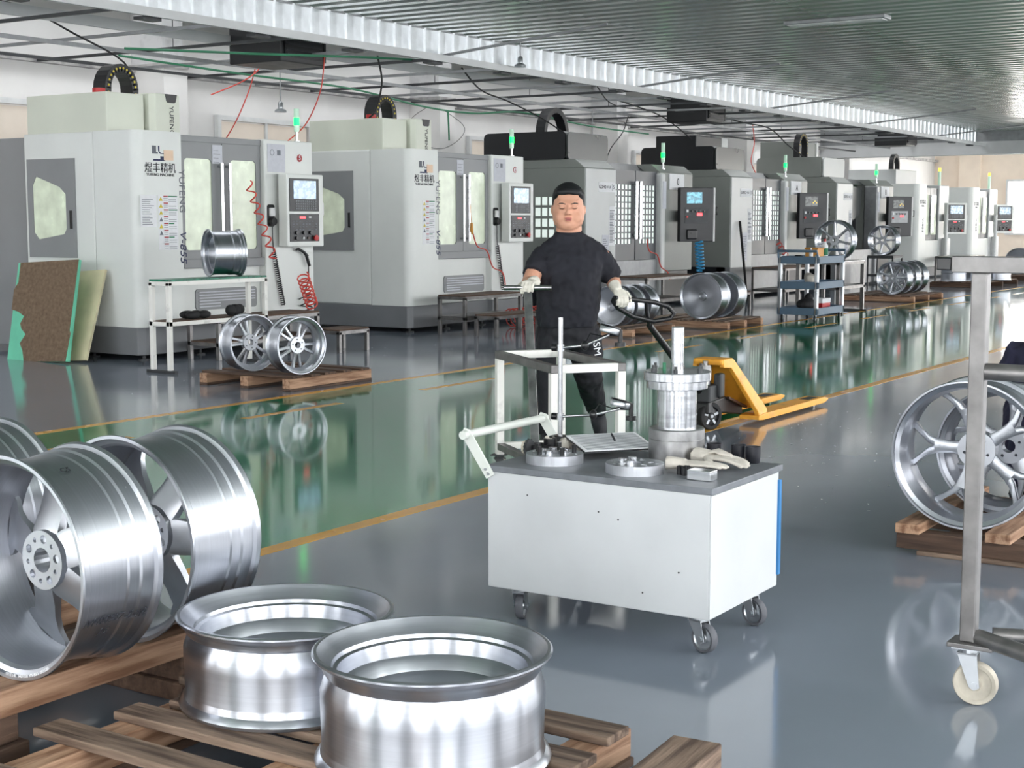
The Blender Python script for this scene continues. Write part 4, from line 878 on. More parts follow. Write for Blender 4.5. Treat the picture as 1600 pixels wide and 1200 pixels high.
# dial gauge stand
ds = thing('gauge_stand', 'chrome rod stand with two dial gauges on jointed arms', 'gauge stand', (4.99, 2.985, TZ))
MB().box(-.03,.03,-.035,.035,0,.055).build('magnetic_base', 'black_satin', ds, bevel=.004)
MB().cyl((0,0,.05),(0,0,.525),.0095,16).build('rod', 'chrome', ds, smooth=40)
def arm(z, d1, up1, d2, up2, nm):
    a = Vector((0,0,z)); b = a+Vector(d1)+Vector((0,0,up1)); c = b+Vector(d2)+Vector((0,0,up2)); u = Vector(d1).normalized()
    p = MB().cyl(a+Vector((0,0,-.013)), a+Vector((0,0,.013)), .015, 12).cyl(a, b, .0055, 10).build(nm, 'chrome', ds, smooth=40)
    MB().cyl(a-u*.035, a-u*.012, .014, 12).build('clamp_knob', 'black_satin', p, smooth=40)
    MB().ell(b, (.016,.016,.02), 12, 8).build('joint', 'black_satin', p, smooth=40)
    MB().cyl(b, c, .005, 10).build('second_rod', 'chrome', p, smooth=40)
    MB().tube([b+Vector((.0,0,.005)), b.lerp(c,.3)+Vector((0,.01,.035)), b.lerp(c,.6)+Vector((0,-.01,.012)), c+Vector((0,0,.005))], .0025, 6).build('adjuster_spring', 'black_satin', p, smooth=40)
    # gauge: lying dial with knob below
    M = Matrix.Translation(c+Vector((.0,-.0,.02))) @ Matrix.Rotation(RAD(12),4,'Y') @ Matrix.Rotation(RAD(10),4,'X')
    g = MB().lathe([(0,-.014),(.038,-.014),(.04,-.011),(.04,.006),(.037,.010),(0,.010)],28,M).build('dial_gauge', 'zinc', p, smooth=40)
    MB().lathe([(.038,.009),(.041,.012),(.04,.016),(0,.016)],28,M).build('dial_cap', 'black_satin', p, smooth=40)
    e = c+Vector((.022,-.035,0))
    MB().cyl(e+Vector((0,0,-.045)), e+Vector((0,0,.02)), .009, 10).cyl(e+Vector((0,0,-.045)), e+Vector((0,0,-.03)), .021, 16).cyl(c, e, .006, 8).build('fine_adjuster', 'black_satin', p, smooth=40)
arm(.405, (.02,-.10,0), .012, (.02,-.10,0), .045, 'upper_arm')
arm(.13, (.02,-.14,0), .015, (.02,-.11,0), .03, 'lower_arm')
# notebook with pen
nb = thing('clipboard', 'open printed form sheets on a board with a pen on top', 'papers', (4.985, 2.755, TZ), RAD(-38))
n1 = MB().box(-.15,.15,-.105,.105,.02,.026).build('board', 'steel_dark', nb); n1.rotation_euler = (RAD(9),0,0); n1.location = (0,0,.022)
MB().box(-.148,.148,-.103,.103,.026,.03).build('paper_sheets', 'paper', nb, bevel=.001).rotation_euler = (RAD(9),0,0); nb.children[1].location = (0,0,.022)
ln = MB()
for k in range(14): ln.box(-.135,.135,-.09+.0135*k,-.0860+.0135*k,.0302,.0307)
l_ = ln.build('ruled_lines', 'ink_soft', nb); l_['kind'] = 'stuff'; l_.rotation_euler = (RAD(9),0,0); l_.location = (0,0,.022)
pen = tag(MB().cyl((-.06,0,0),(.05,0,0),.0042,10).cyl((.05,0,0),(.07,0,0),.0042,10,.001).build('pen', 'ink', None, smooth=40), 'slim dark pen lying on the printed form sheets', 'pen'); pen.location = (5.0, 2.75, TZ+.066); pen.rotation_euler = (0,RAD(-4),RAD(35))
# cups
cm = MB().lathe([(0,0),(.024,0),(.026,.004),(.029,.038),(.029,.062),(.026,.062),(.024,.01),(0,.01)],24).mesh('cup_body', 'cup_black', 40)
for i, (x, y, l) in enumerate(((5.09,2.20,'black plastic cup at the corner of the cart top'),(5.105,2.265,'black plastic cup touching the corner cup on the cart'),(5.09,2.36,'black plastic cup behind the white gloves on the cart'))):
    o = tag(inst('plastic_cup', cm, None, (x,y,TZ)), l, 'cup', 'black cups on the cart')
# soft goods
def soft(name, label, cat, loc, blobs, m_, vox=.004, rz=0, group=None):
    b = MB()
    for c, r, rot in blobs: b.ell(c, r, 12, 8, Matrix.Rotation(RAD(rot[0]),4,'X') @ Matrix.Rotation(RAD(rot[1]),4,'Y') @ Matrix.Rotation(RAD(rot[2]),4,'Z'))
    o = tag(b.build(name, m_, None), label, cat, group); r = o.modifiers.new('remesh','REMESH'); r.mode = 'VOXEL'; r.voxel_size = vox; r.use_smooth_shade = True
    s = o.modifiers.new('smooth','SMOOTH'); s.iterations = 3
    tx = bpy.data.textures.new('folds','CLOUDS'); tx.noise_scale = .03; dm = o.modifiers.new('folds','DISPLACE'); dm.texture = tx; dm.strength = .012; dm.mid_level = .6
    o.location = loc; o.rotation_euler = (0,0,rz); return o
soft('cotton_glove', 'stained white cotton glove crumpled beside the black container on cart', 'glove', (4.93,2.925,TZ), [((0,0,.03),(.04,.03,.03),(0,0,20)),((.03,-.04,.024),(.045,.02,.02),(0,10,50)),((-.04,.04,.045),(.03,.018,.014),(0,-30,10)),((-.055,.05,.055),(.012,.01,.02),(0,-30,10))], 'rag_white')
soft('cotton_glove', 'grey-white crumpled glove between the dial stand and the papers', 'glove', (4.965,2.845,TZ), [((0,0,.022),(.05,.03,.022),(0,0,40)),((.04,-.03,.025),(.03,.025,.02),(0,0,0))], 'rag_white')
soft('oily_rag', 'dark red oily rag behind the printed papers', 'rag', (5.085,2.86,TZ), [((0,0,.03),(.03,.075,.03),(0,0,10)),((0,.04,.022),(.028,.04,.02),(0,0,0))], 'rag_red')
bb = thing('black_container', 'round black container with raised collar behind the pinned disc', 'container', (4.825, 2.985, TZ))
MB().lathe([(0,0),(.044,0),(.046,.006),(.046,.04),(.040,.042),(.038,.01),(0,.01)],28).build('bowl', 'black_satin', bb, smooth=40)
MB().lathe([(.02,.0),(.026,.0),(.026,.062),(.02,.062)],20,Matrix.Translation((.04,-.03,0)),closed=True).build('raised_collar', 'black_satin', bb, smooth=40)
gr = thing('gear_part', 'small toothed wheel part standing at the cart corner by the handle', 'gear', (4.77, 3.0, TZ))
M = Matrix.Translation((0,0,.034)) @ Matrix.Rotation(pi/2,4,'X')
MB().prism([((.034 if k%2 else .029)*cos(2*pi*k/28), (.034 if k%2 else .029)*sin(2*pi*k/28)) for k in range(28)], lambda u,v: tuple(M @ Vector((u,v,0))), lambda u,v: tuple(M @ Vector((u,v,.012)))).build('toothed_rim', 'steel_dark', gr)
MB().lathe([(.006,-.014),(.026,-.014),(.028,-.002),(.006,-.002)],24,M,closed=True).build('pale_disc', 'caster_cream', gr, smooth=40)
for i, (x, y) in enumerate(((4.715,2.32),(4.70,2.295),(4.735,2.30))):
    tag(MB().lathe([(0,0),(.011,0),(.011,.03),(.006,.032),(.006,.012),(0,.012)],14).build('steel_bush', 'black_satin', None, smooth=40), 'small black bush standing in the group beside the polished block', 'bush', 'small black bushes on the cart').location = (x, y, TZ)
tag(MB().box(-.03,.03,-.045,.045,0,.035).build('steel_block', 'steel_bright', None, bevel=.002), 'small polished steel block at the front corner of the cart top', 'block').location = (4.66, 2.205, TZ)

# ------------------------------------------------------------------ white tubular frame trolley with T handle
ft = thing('frame_trolley', 'white welded tube frame trolley with steel T handle behind the tool cart', 'trolley', (7.14, 4.29, 0), RAD(52))
L2, W2, ZT = .45, .195, .737
for x in (-L2, L2):
    for y in (-W2, W2):
        MB().box(x-.0225,x+.0225,y-.0225,y+.0225,.12,ZT-.045).build('leg', 'white_tube', ft, bevel=.003)
        caster(ft, x, y, .12, .045, .03, RAD(random.uniform(0,360)), 'caster_cream', 'caster_cream', 'steel_dark')
for y in (-W2, W2): MB().box(-L2-.0225,L2+.0225,y-.0225,y+.0225,ZT-.045,ZT).build('top_rail', 'steel_tube', ft, bevel=.003); MB().box(-L2+.0225,L2-.0225,y-.0225,y+.0225,.15,.19).build('bottom_rail', 'steel_tube', ft, bevel=.003)
for x in (-L2, L2): MB().box(x-.0225,x+.0225,-W2+.0225,W2-.0225,ZT-.045,ZT).build('top_rail', 'white_tube', ft, bevel=.003); MB().box(x-.0225,x+.0225,-W2+.0225,W2-.0225,.15,.19).build('bottom_rail', 'white_tube', ft, bevel=.003)
Mi = (Matrix.Translation(ft.location) @ Matrix.Rotation(RAD(52),4,'Z')).inverted()
T0 = Mi @ Vector((7.87,4.95,1.085)); B0 = Mi @ Vector((7.40,4.60,.17))
MB().bar(B0, T0-Vector((0,0,.015)), .05, .032).build('handle_post', 'steel_worn', ft, bevel=.003)
d = (Mi.to_3x3() @ Vector((.54,-.84,0))).normalized()
MB().cyl(T0-d*.15, T0+d*.15, .0165, 16).build('t_handle', 'steel_worn', ft, smooth=40)

# ------------------------------------------------------------------ pallet jack
pj = thing('pallet_jack', 'worn yellow hand pallet jack with black steering wheels and loop handle', 'pallet jack', (9.7, 4.6, 0))
for s in (-1, 1):
    y0, y1 = (-.27, -.11) if s < 0 else (.11, .27)
    f = MB().prism([(.42,.06),(.5,.07),(1.76,.07),(1.84,.055),(1.84,.042),(1.76,.022),(.5,.022),(.42,.03)], lambda u,v: (u,y0,v), lambda u,v: (u,y1,v)).build('fork', 'jack_yellow', pj, bevel=.004)
    MB().box(1.5,1.72,y0+.04,y1-.04,.0695,.0715).build('roller_slot', 'steel_dark', f)
    MB().cyl((1.6,y0+.03,.031),(1.6,y1-.03,.031),.03,18).build('load_roller', 'caster_cream', f, smooth=40)
prof = [(.10,.50),(.26,.50),(.29,.485),(.60,.10),(.58,.03),(.44,.03),(.42,.09),(.22,.43),(.10,.44)]
for sg in (-1, 1):
    def ya(u, v, o=0): return sg*(.27-.15*min(1,max(0,(v-.06)/.40))-o)
    MB().prism(prof, lambda u,v: (u,ya(u,v),v), lambda u,v: (u,ya(u,v,.035),v)).build('side_frame', 'jack_yellow', pj, bevel=.005)
MB().box(.08,.27,-.12,.12,.455,.502).build('top_plate', 'jack_yellow', pj, bevel=.02)
MB().add([(.27,-.10,.485),(.27,.10,.485),(.585,.24,.095),(.585,-.24,.095),(.285,-.10,.495),(.285,.10,.495),(.60,.24,.105),(.60,-.24,.105)],[(0,1,2,3),(7,6,5,4),(0,4,5,1),(1,5,6,2),(2,6,7,3),(3,7,4,0)]).build('back_plate', 'jack_yellow', pj)
MB().prism([(-.1,.2),(.2,.22),(.5,.12),(.5,.05),(.2,.10),(-.1,.12)], lambda u,v: (u,-.1,v), lambda u,v: (u,.1,v)).build('chassis', 'jack_black', pj, bevel=.01)
MB().prism([(.2,.22),(.52,.12),(.52,.10),(.2,.2)], lambda u,v: (u,-.13,v), lambda u,v: (u,-.10,v)).build('lift_link', 'oil_brown', pj, bevel=.004)
MB().cyl((.05,0,.18),(.05,0,.46),.045,18).cyl((.05,0,.46),(.05,0,.49),.02,12).build('hydraulic_ram', 'steel_worn', pj, smooth=40)
MB().box(-.06,.12,-.09,.09,.19,.32).box(.06,.14,-.12,-.06,.22,.4).build('pump_body', 'steel_dark', pj, bevel=.015)
for s in (-1, 1):
    R = Matrix.Rotation(RAD(-24),4,'Z') @ Matrix.Translation((.0,s*.085,.1)) @ Matrix.Rotation(pi/2,4,'X')
    w = MB().lathe([(.07,-.026),(.094,-.026),(.1,-.02),(.1,.02),(.094,.026),(.07,.026)],36,R,closed=True).build('steering_wheel', 'black_rubber', pj, smooth=40)
    MB().lathe([(.012,-.028),(.026,-.028),(.03,-.02),(.071,-.012),(.072,.012),(.03,.02),(.026,.028),(.012,.028)],28,R,closed=True).build('wheel_disc', 'jack_black', w, smooth=40)
    for k in range(5):
        a = 2*pi*k/5+.3; MB().bar(R @ Vector((.024*cos(a),.024*sin(a),.0)), R @ Vector((.071*cos(a),.071*sin(a),0)), .018, .042, up=R.to_3x3() @ Vector((0,0,1))).build('wheel_spoke', 'zinc', w)
    MB().cyl(R @ Vector((0,0,-.031)),R @ Vector((0,0,.031)),.013,12).build('axle_cap', 'zinc', w, smooth=40)
ox = Vector((9.7,4.6,0))
def J(x, y, z): return Vector((x,y,z))-ox
MB().tube([J(9.72,4.6,.25), J(9.55,4.6,.34), J(8.88,4.61,.80)], [.034,.028,.022], 12).build('handle_shaft', 'jack_black', pj, smooth=40)
lp = [J(8.62,4.735,1.0), J(8.76,4.68,.985), J(8.92,4.60,.962), J(9.02,4.545,.93), J(9.06,4.52,.88), J(9.03,4.535,.85), J(8.95,4.62,.83), J(8.80,4.70,.87), J(8.68,4.745,.93), J(8.62,4.75,.98), J(8.62,4.735,1.0)]
lp = [p+Vector((-.10,-.055,0)) for p in lp]
MB().tube(lp, .0165, 10).build('handle_loop', 'jack_black', pj, smooth=50)
MB().tube([J(8.88,4.61,.80), J(8.80,4.59,.90), J(8.76,4.575,.97)], .014, 8).build('release_lever', 'jack_black', pj, smooth=50)

# ------------------------------------------------------------------ steel tube stand at the right
sd = thing('tube_stand', 'bare steel square-tube stand on a dirty white caster', 'stand', (4.536, 1.226, 0))
MB().box(-.024,.024,-.024,.024,.2,1.345).build('post', 'steel_tube', sd, bevel=.004)
MB().box(-.026,.026,-1.0,.085,1.345,1.395).build('top_bar', 'steel_tube', sd, bevel=.003)
MB().box(-.027,.027,.086,.13,1.352,1.39).build('end_plug', 'black_satin', sd, bevel=.003)
MB().tube([(0,-.024,1.045),(0.005,-1.0,1.045)],.026,16).build('cross_tube', 'steel_tube', sd, smooth=40)
MB().tube([(-.0,-.03,.215),(-.34,-.6,.215)],.026,16).build('base_tube', 'steel_tube', sd, smooth=40)
MB().tube([(.05,-.06,.215),(.35,-.9,.215)],.024,16).build('base_tube', 'steel_tube', sd, smooth=40)
MB().box(-.02,.02,-1.0,-.96,.05,1.345).build('post', 'steel_tube', sd, bevel=.004)
MB().box(-.05,.05,-.085,.055,.185,.2).build('caster_plate', 'steel_tube', sd, bevel=.003)
caster(sd, 0, 0, .186, .068, .036, RAD(95), 'caster_cream', 'caster_cream', 'zinc', trail=.025)

# ------------------------------------------------------------------ blue three-shelf tool trolley down the row
tt = thing('tool_trolley', 'blue plastic three-shelf tool trolley with aluminium posts', 'trolley', (21.5, 8.38, 0))
for z in (.16, .55, .93):
    MB().box(-.55,.55,-.3,.3,z-.03,z).box(-.57,.57,-.32,-.29,z-.06,z+.05).box(-.57,.57,.29,.32,z-.06,z+.05).box(-.57,-.54,-.29,.29,z-.06,z+.05).box(.54,.57,-.29,.29,z-.06,z+.05).build('shelf_tray', 'trolley_blue', tt, bevel=.006)
for x in (-.54,.54):
    for y in (-.29,.29):
        MB().box(x-.03,x+.03,y-.03,y+.03,.1,1.0).build('post', 'zinc', tt, bevel=.012); caster(tt, x*.95, y*.9, .11, .05, .03, .3, 'black_rubber', 'zinc', 'zinc')
for s_ in (-1, 1): MB().tube([(s_*.56,-.31,.96),(s_*.6,-.31,1.06),(s_*.6,.31,1.06),(s_*.56,.31,.96)],.02,10).build('push_handle', 'trolley_blue', tt, smooth=50)
ob = tag(MB().box(-.13,.13,-.1,.1,0,.16).box(-.14,.14,-.11,.11,.15,.17).build('parts_box', 'orange', None, bevel=.006), 'orange open parts box on the top shelf of blue trolley', 'box'); ob.location = (21.6, 8.38, .931)
sb = thing('spray_bottle', 'white and green bottle standing on the blue trolley top', 'bottle', (21.82, 8.3, .931))
MB().lathe([(0,0),(.05,0),(.05,.2),(.02,.24),(.02,.26)],18).build('bottle_body', 'paper', sb, smooth=40); MB().lathe([(.051,.05),(.051,.16)],18).build('bottle_label', 'green_ink', sb); MB().cyl((0,0,.26),(0,0,.3),.02,10).build('cap', 'red_plastic', sb)
wb_ = tag(MB().lathe([(0,0),(.03,0),(.03,.12),(.012,.14),(.012,.17),(0,.17)],14).build('oil_bottle', 'paper', None, smooth=40), 'small clear oil bottle on the blue trolley top', 'bottle'); wb_.location = (21.25, 8.3, .931)
soft('hand_tools', 'dark hand tools heaped on the blue trolley top', 'tools', (21.12,8.42,.932), [((0,0,.03),(.12,.05,.03),(0,0,20)),((.05,.05,.04),(.08,.03,.03),(0,0,-30))], 'black_rubber', .012)
soft('cloth_pile', 'crumpled white cloth on the middle shelf of blue trolley', 'cloth', (21.25,8.3,.552), [((0,0,.08),(.14,.1,.08),(0,0,10)),((.05,.05,.12),(.08,.07,.06),(0,0,0))], 'rag_white', .012)
soft('tool_bag', 'black bag slumped on the bottom shelf of blue trolley', 'bag', (21.22,8.35,.162), [((0,0,.09),(.22,.14,.09),(0,0,0)),((.1,0,.16),(.08,.07,.1),(0,0,0))], 'black_rubber', .014)
rbx = thing('parts_carton', 'red and white carton on the bottom shelf of blue trolley', 'box', (21.75, 8.35, .161))
MB().box(-.17,.17,-.12,.12,0,.09).build('carton', 'red_plastic', rbx, bevel=.004); MB().box(-.175,.175,-.125,.125,.09,.16).build('carton_lid', 'paper', rbx, bevel=.004)
wr = tag(MB().bar((-.12,0,.01),(.12,0,.015),.02,.014).cyl((.12,0,.0),(.12,0,.02),.022,12).build('spanner', 'zinc', None), 'long steel spanner on the middle shelf of blue trolley', 'spanner'); wr.location = (21.75, 8.3, .552)
# ------------------------------------------------------------------ people
def ering(c, rx, ry, n=20, e=2.4, rot=0, tilt=0):
    o = []
    for k in range(n):
        a = 2*pi*k/n; ca, sa = cos(a), sin(a)
        x = rx*math.copysign(abs(ca)**(2/e), ca); y = ry*math.copysign(abs(sa)**(2/e), sa)
        o.append(Vector(c) + Vector((x*cos(rot)-y*sin(rot), x*sin(rot)+y*cos(rot), x*tilt)))
    return o
def remesh(o, vox, it=4, fac=.5):
    r = o.modifiers.new('remesh','REMESH'); r.mode = 'VOXEL'; r.voxel_size = vox; r.use_smooth_shade = True
    s = o.modifiers.new('smooth','SMOOTH'); s.iterations = it; s.factor = fac; return o
def folds(o, size, strength):
    tx = bpy.data.textures.new('folds','CLOUDS'); tx.noise_scale = size; tx.noise_depth = 1
    d = o.modifiers.new('folds','DISPLACE'); d.texture = tx; d.strength = strength; d.mid_level = .5; d.texture_coords = 'LOCAL'; return o
def hand(name, mtl, parent, wrist, fdir, pdir, side, curl, spread=.06, s=1.0, thumb=.6, vox=.0045):
    """five-fingered hand: fdir = fingers, pdir = palm normal, side = +1 thumb on the left of fdir seen from the back"""
    F = Vector(fdir).normalized(); P = Vector(pdir); P = (P - F*P.dot(F)).normalized(); S = P.cross(F)*side
    W0 = Vector(wrist); b = MB()
    def pt(f, l, p): return W0 + F*f*s + S*l*s + P*p*s
    b.tube([pt(-.045,0,0), pt(-.02,0,0), pt(.0,0,0), pt(.02,0,0)], [.038*s,.036*s,.033*s,.028*s], 12)
    rings = []
    for f, w, h in ((.0,.028,.020),(.03,.038,.019),(.065,.042,.016),(.09,.041,.013)):
        rings.append([pt(f, w*cos(2*pi*k/12), h*sin(2*pi*k/12)) for k in range(12)])
    b.loft(rings)
    for i, (l, ln, r) in enumerate(((.031,.070,.0098),(.011,.078,.0102),(-.010,.073,.0098),(-.030,.058,.009))):
        a = 0; p = pt(.082, l, 0); pts = [pt(.06,l,0), p]
        for k, fr in enumerate((.45,.32,.23)):
            a += curl*(.9,1.0,.7)[k]
            d = F*cos(a) + P*sin(a) + S*(l*spread*8)*(1-k*.4); p = p + d.normalized()*ln*fr*s; pts.append(p)
        b.tube(pts, [r*s*1.05, r*s*1.1, r*s*1.05, r*s, r*s*.85], 10); b.ell(pts[-1], (r*s*.85,)*3, 8, 6)
    p0 = pt(.018,.028,.004); p1 = p0 + (F*.55+S*.75+P*.25*thumb).normalized()*.034*s; p2 = p1 + (F*.85+S*.25+P*.55*thumb).normalized()*.03*s; p3 = p2 + (F*.8-S*.1+P*.8*thumb).normalized()*.024*s
    b.tube([p0,p1,p2,p3], [.014*s,.0125*s,.011*s,.0095*s], 10); b.ell(p3, (.0095*s,)*3, 8, 6)
    return remesh(b.build(name, mtl, parent), vox, 2)
# loose gloves on the tool cart
gl = hand('cotton_glove','rag_white',None,(0,0,.047),(-.12,-1,.0),(0,0,-1),1,.22,s=1.12); gl.location = (4.935,2.315,TZ+.004); gl.scale = (1,1,.7); tag(gl, 'white cotton glove with curved cuff lying against the black cups', 'glove')
MB().loft([[Vector((.034*(1-.25*abs(k-2))*cos(a), .028*(k-2)-.04, .056+.012*(2-abs(k-2))+.012*sin(a))) for a in [2*pi*q/14 for q in range(14)]] for k in range(5)]).build('cuff','rag_white',gl,smooth=60)
g2 = hand('cotton_glove','rag_white',None,(0,0,.045),(.3,-.9,.0),(0,0,-1),-1,.12,s=1.08); g2.location = (4.765,2.345,TZ+.004); g2.scale = (1,1,.6); tag(g2, 'flat dirty glove lying in front of the tall fixture', 'glove')
mx, my = 8.47, 5.0
man = thing('person', 'worker in black T-shirt and dark trousers with white gloves holding two trolley handles', 'person', (mx, my, 0), math.atan2(my, mx)-pi/2)
MI = (Matrix.Translation(man.location) @ Matrix.Rotation(man.rotation_euler.z,4,'Z')).inverted()
hR = MI @ Vector((7.87,4.95,1.085)); hL = MI @ Vector((8.57,4.66,.992))
# --- one continuous body
wR = Vector((-.235,-.44,1.115)); eR = Vector((-.265,-.16,1.09)); sR = Vector((-.178,.02,1.272))
wL = Vector((.315,-.03,1.055)); eL = Vector((.29,.14,1.11)); sL = Vector((.198,.02,1.272))
hx, hz = -.008, 1.585
b = MB()
b.loft([ering((0,.02,z), rx, ry) for z, rx, ry in ((.80,.13,.11),(.95,.155,.13),(1.1,.17,.145),(1.22,.17,.12),(1.31,.15,.08),(1.36,.10,.06))])
b.loft([ering((hx*.5,.02-.0*k,z), r, r*1.02) for k, (z, r) in enumerate(((1.34,.06),(1.40,.082),(1.45,.086),(1.52,.08)))])
# head: cranium, face, jaw, cheeks
b.loft([ering((hx,y,z), rx, ry, 24, 2.2) for z, rx, ry, y in ((1.447,.04,.04,-.045),(1.457,.068,.066,-.028),(1.48,.092,.09,-.012),(1.515,.104,.102,.0),(1.56,.105,.108,.006),(1.60,.1015,.112,.012),(1.64,.100,.114,.016),(1.68,.095,.110,.018),(1.715,.078,.092,.018),(1.738,.045,.055,.018))])
b.ell((hx-.05,-.075,1.525),(.038,.028,.04)); b.ell((hx+.05,-.075,1.525),(.038,.028,.04))                     # cheeks
b.ell((hx,-.078,1.475),(.034,.026,.022)); b.ell((hx,-.03,1.455),(.06,.05,.03))                                # chin and soft throat
b.ell((hx,-.098,1.655),(.075,.02,.035)); b.ell((hx-.043,-.097,1.615),(.036,.014,.011)); b.ell((hx+.043,-.097,1.615),(.036,.014,.011))   # brow
b.ell((hx-.042,-.098,1.592),(.021,.012,.012)); b.ell((hx+.042,-.098,1.592),(.021,.012,.012))                   # lowered eyelids
b.tube([(hx,-.100,1.61),(hx,-.112,1.58),(hx,-.122,1.558)],[.009,.011,.014],10); b.ell((hx,-.121,1.553),(.016,.013,.012)); b.ell((hx-.016,-.112,1.55),(.010,.011,.009)); b.ell((hx+.016,-.112,1.55),(.010,.011,.009))
b.ell((hx,-.104,1.521),(.026,.013,.008)); b.ell((hx,-.103,1.508),(.022,.013,.008))                             # lips
for s in (-1,1): b.ell((hx+s*.106,.02,1.575),(.010,.022,.032), 12, 8, Matrix.Rotation(s*.25,4,'Z'))
for S_, E_, W_ in ((sR,eR,wR),(sL,eL,wL)):
    b.tube([S_, S_.lerp(E_,.5), E_, E_.lerp(W_,.35), W_, W_+(W_-E_).normalized()*.03], [.07,.062,.052,.050,.031,.022], 14)
def leg(H, K, A, T): b.tube([H, H.lerp(K,.5), K, K.lerp(A,.4), A], [.08,.08,.065,.062,.04], 14)
HR, KR, AR = Vector((-.10,.02,.84)), Vector((-.13,-.10,.47)), Vector((-.135,-.12,.09))
HL, KL, AL = Vector((.09,.02,.84)), Vector((.13,.06,.46)), Vector((.20,.34,.16))
leg(HR,KR,AR,None); leg(HL,KL,AL,None)
b.ell(AR+Vector((0,-.06,-.05)),(.04,.10,.03)); b.ell(AL+Vector((.02,-.0,-.05)),(.03,.04,.05))
remesh(b.build('body', 'skin', man), .0065, 2, .4)
# face details
for s in (-1,1):
    MB().tube([(hx+s*.022,-.1115,1.588),(hx+s*.036,-.1125,1.583),(hx+s*.05,-.1095,1.584),(hx+s*.062,-.102,1.589)],[.0012,.002,.002,.001],6).build('eyelashes','hair',man)
    MB().tube([(hx+s*.018,-.1135,1.612),(hx+s*.04,-.1145,1.619),(hx+s*.058,-.108,1.618),(hx+s*.07,-.099,1.611)],[.0022,.0036,.0032,.0015],6).build('eyebrow','hair',man)
    MB().ell((hx+s*.009,-.1255,1.546),(.004,.003,.0025),8,6).build('nostril','lips',man)
MB().ell((hx,-.1135,1.5205),(.024,.008,.0055)).ell((hx,-.1125,1.508),(.020,.008,.006)).build('lips','lips',man,smooth=60)
MB().tube([(hx-.022,-.116,1.5145),(hx,-.1215,1.5140),(hx+.022,-.116,1.5145)],.0012,6).build('mouth_line','oil_brown',man)
# hair: short crop with straight fringe
hb = MB(); hb.loft([ering((hx,y,z), rx, ry, 28, 2.4) for z, rx, ry, y in ((1.55,.098,.075,.052),(1.585,.106,.088,.042),(1.62,.109,.096,.036),(1.650,.109,.106,.030),(1.672,.108,.122,.016),(1.69,.102,.122,.010),(1.715,.090,.108,.010),(1.735,.070,.086,.012),(1.752,.042,.05,.012),(1.760,.018,.02,.012))])
hb.ell((hx,-.07,1.695),(.088,.056,.032)); hb.ell((hx-.03,-.085,1.685),(.05,.036,.022)); hb.ell((hx+.03,-.085,1.686),(.05,.036,.022))
remesh(hb.build('hair','hair',man), .007, 3)
# T-shirt: torso and sleeves in one piece
b = MB()
b.loft([ering((x,y,z), rx, ry, 28, 2.5) for z, rx, ry, x, y in ((.80,.19,.165,-.012,.0),(.86,.202,.178,-.01,-.002),(.96,.212,.19,-.008,-.006),(1.06,.212,.188,-.004,-.005),(1.15,.215,.175,.0,.002),(1.25,.225,.15,.012,.012),(1.31,.222,.125,.014,.02),(1.35,.20,.105,.012,.024),(1.38,.16,.094,.010,.024),(1.408,.118,.088,.006,.022),(1.428,.096,.084,0,.016))])
for S_, E_, f in ((sR,eR,.66),(sL,eL,.86)):
    d = (E_-S_); e = S_+d*f
    b.tube([S_+Vector((-.02 if S_.x < 0 else -.06,0,-.02)) if S_.x > 0 else S_+Vector((.04,0,-.02)), S_, S_+d*.4, e], [.06,.080,.083,.08], 18)
folds(remesh(b.build('t_shirt','tshirt',man), .009, 8), .07, .03)
MB().lathe([(.084,.0),(.09,.004),(.09,.016),(.083,.018)],28,Matrix.Translation((-.002,.014,1.420)) @ Matrix.Rotation(RAD(8),4,'X'),closed=True).build('collar','tshirt',man,smooth=50)
# trousers
b = MB(); b.loft([ering((0,.01,z), rx, ry, 24) for z, rx, ry in ((.66,.165,.14),(.76,.185,.16),(.90,.185,.155))])
b.tube([HR+Vector((0,0,-.06)), HR.lerp(KR,.5), KR, KR.lerp(AR,.5), AR+Vector((0,0,.0))], [.118,.108,.09,.082,.075], 18)
b.tube([HL+Vector((0,0,-.06)), HL.lerp(KL,.5), KL, KL.lerp(AL,.55), AL+Vector((0,0,.03))], [.12,.112,.092,.078,.066], 18)
folds(remesh(b.build('trousers','trousers',man), .010, 3), .07, .03)
me = text_mesh('SM', .075, ext=.001); me.materials.clear(); me.materials.append(M_['paper'])
lt = inst('trouser_print', me, man, (.185,-.095,.66), (pi/2,RAD(82),RAD(30)))
# shoes
for A, T, nm in ((AR, Vector((0,-.17,-.055)), 0), (AL+Vector((0,0,.03)), Vector((.03,-.04,-.185)), 1)):
    b = MB(); b.tube([A+Vector((0,.03,-.01)), A+T*.35+Vector((0,0,-.01)), A+T*.8, A+T], [.055,.056,.048,.034], 14); b.ell(A+T*.5+Vector((0,0,-.012)) ,(.047,.06 if nm else .12,.028 if not nm else .05))
    o = remesh(b.build('shoe','shoe',man), .008, 3)
# gloved hands closed on the handles
hand('glove','glove',man, wR, hR+Vector((0,.0,.03))-wR, (0,0,-1), 1, .72, s=1.12)
hand('glove','glove',man, wL, hL+Vector((.0,0,.02))-wL, (-.2,.5,-.6), -1, .85, s=1.12)

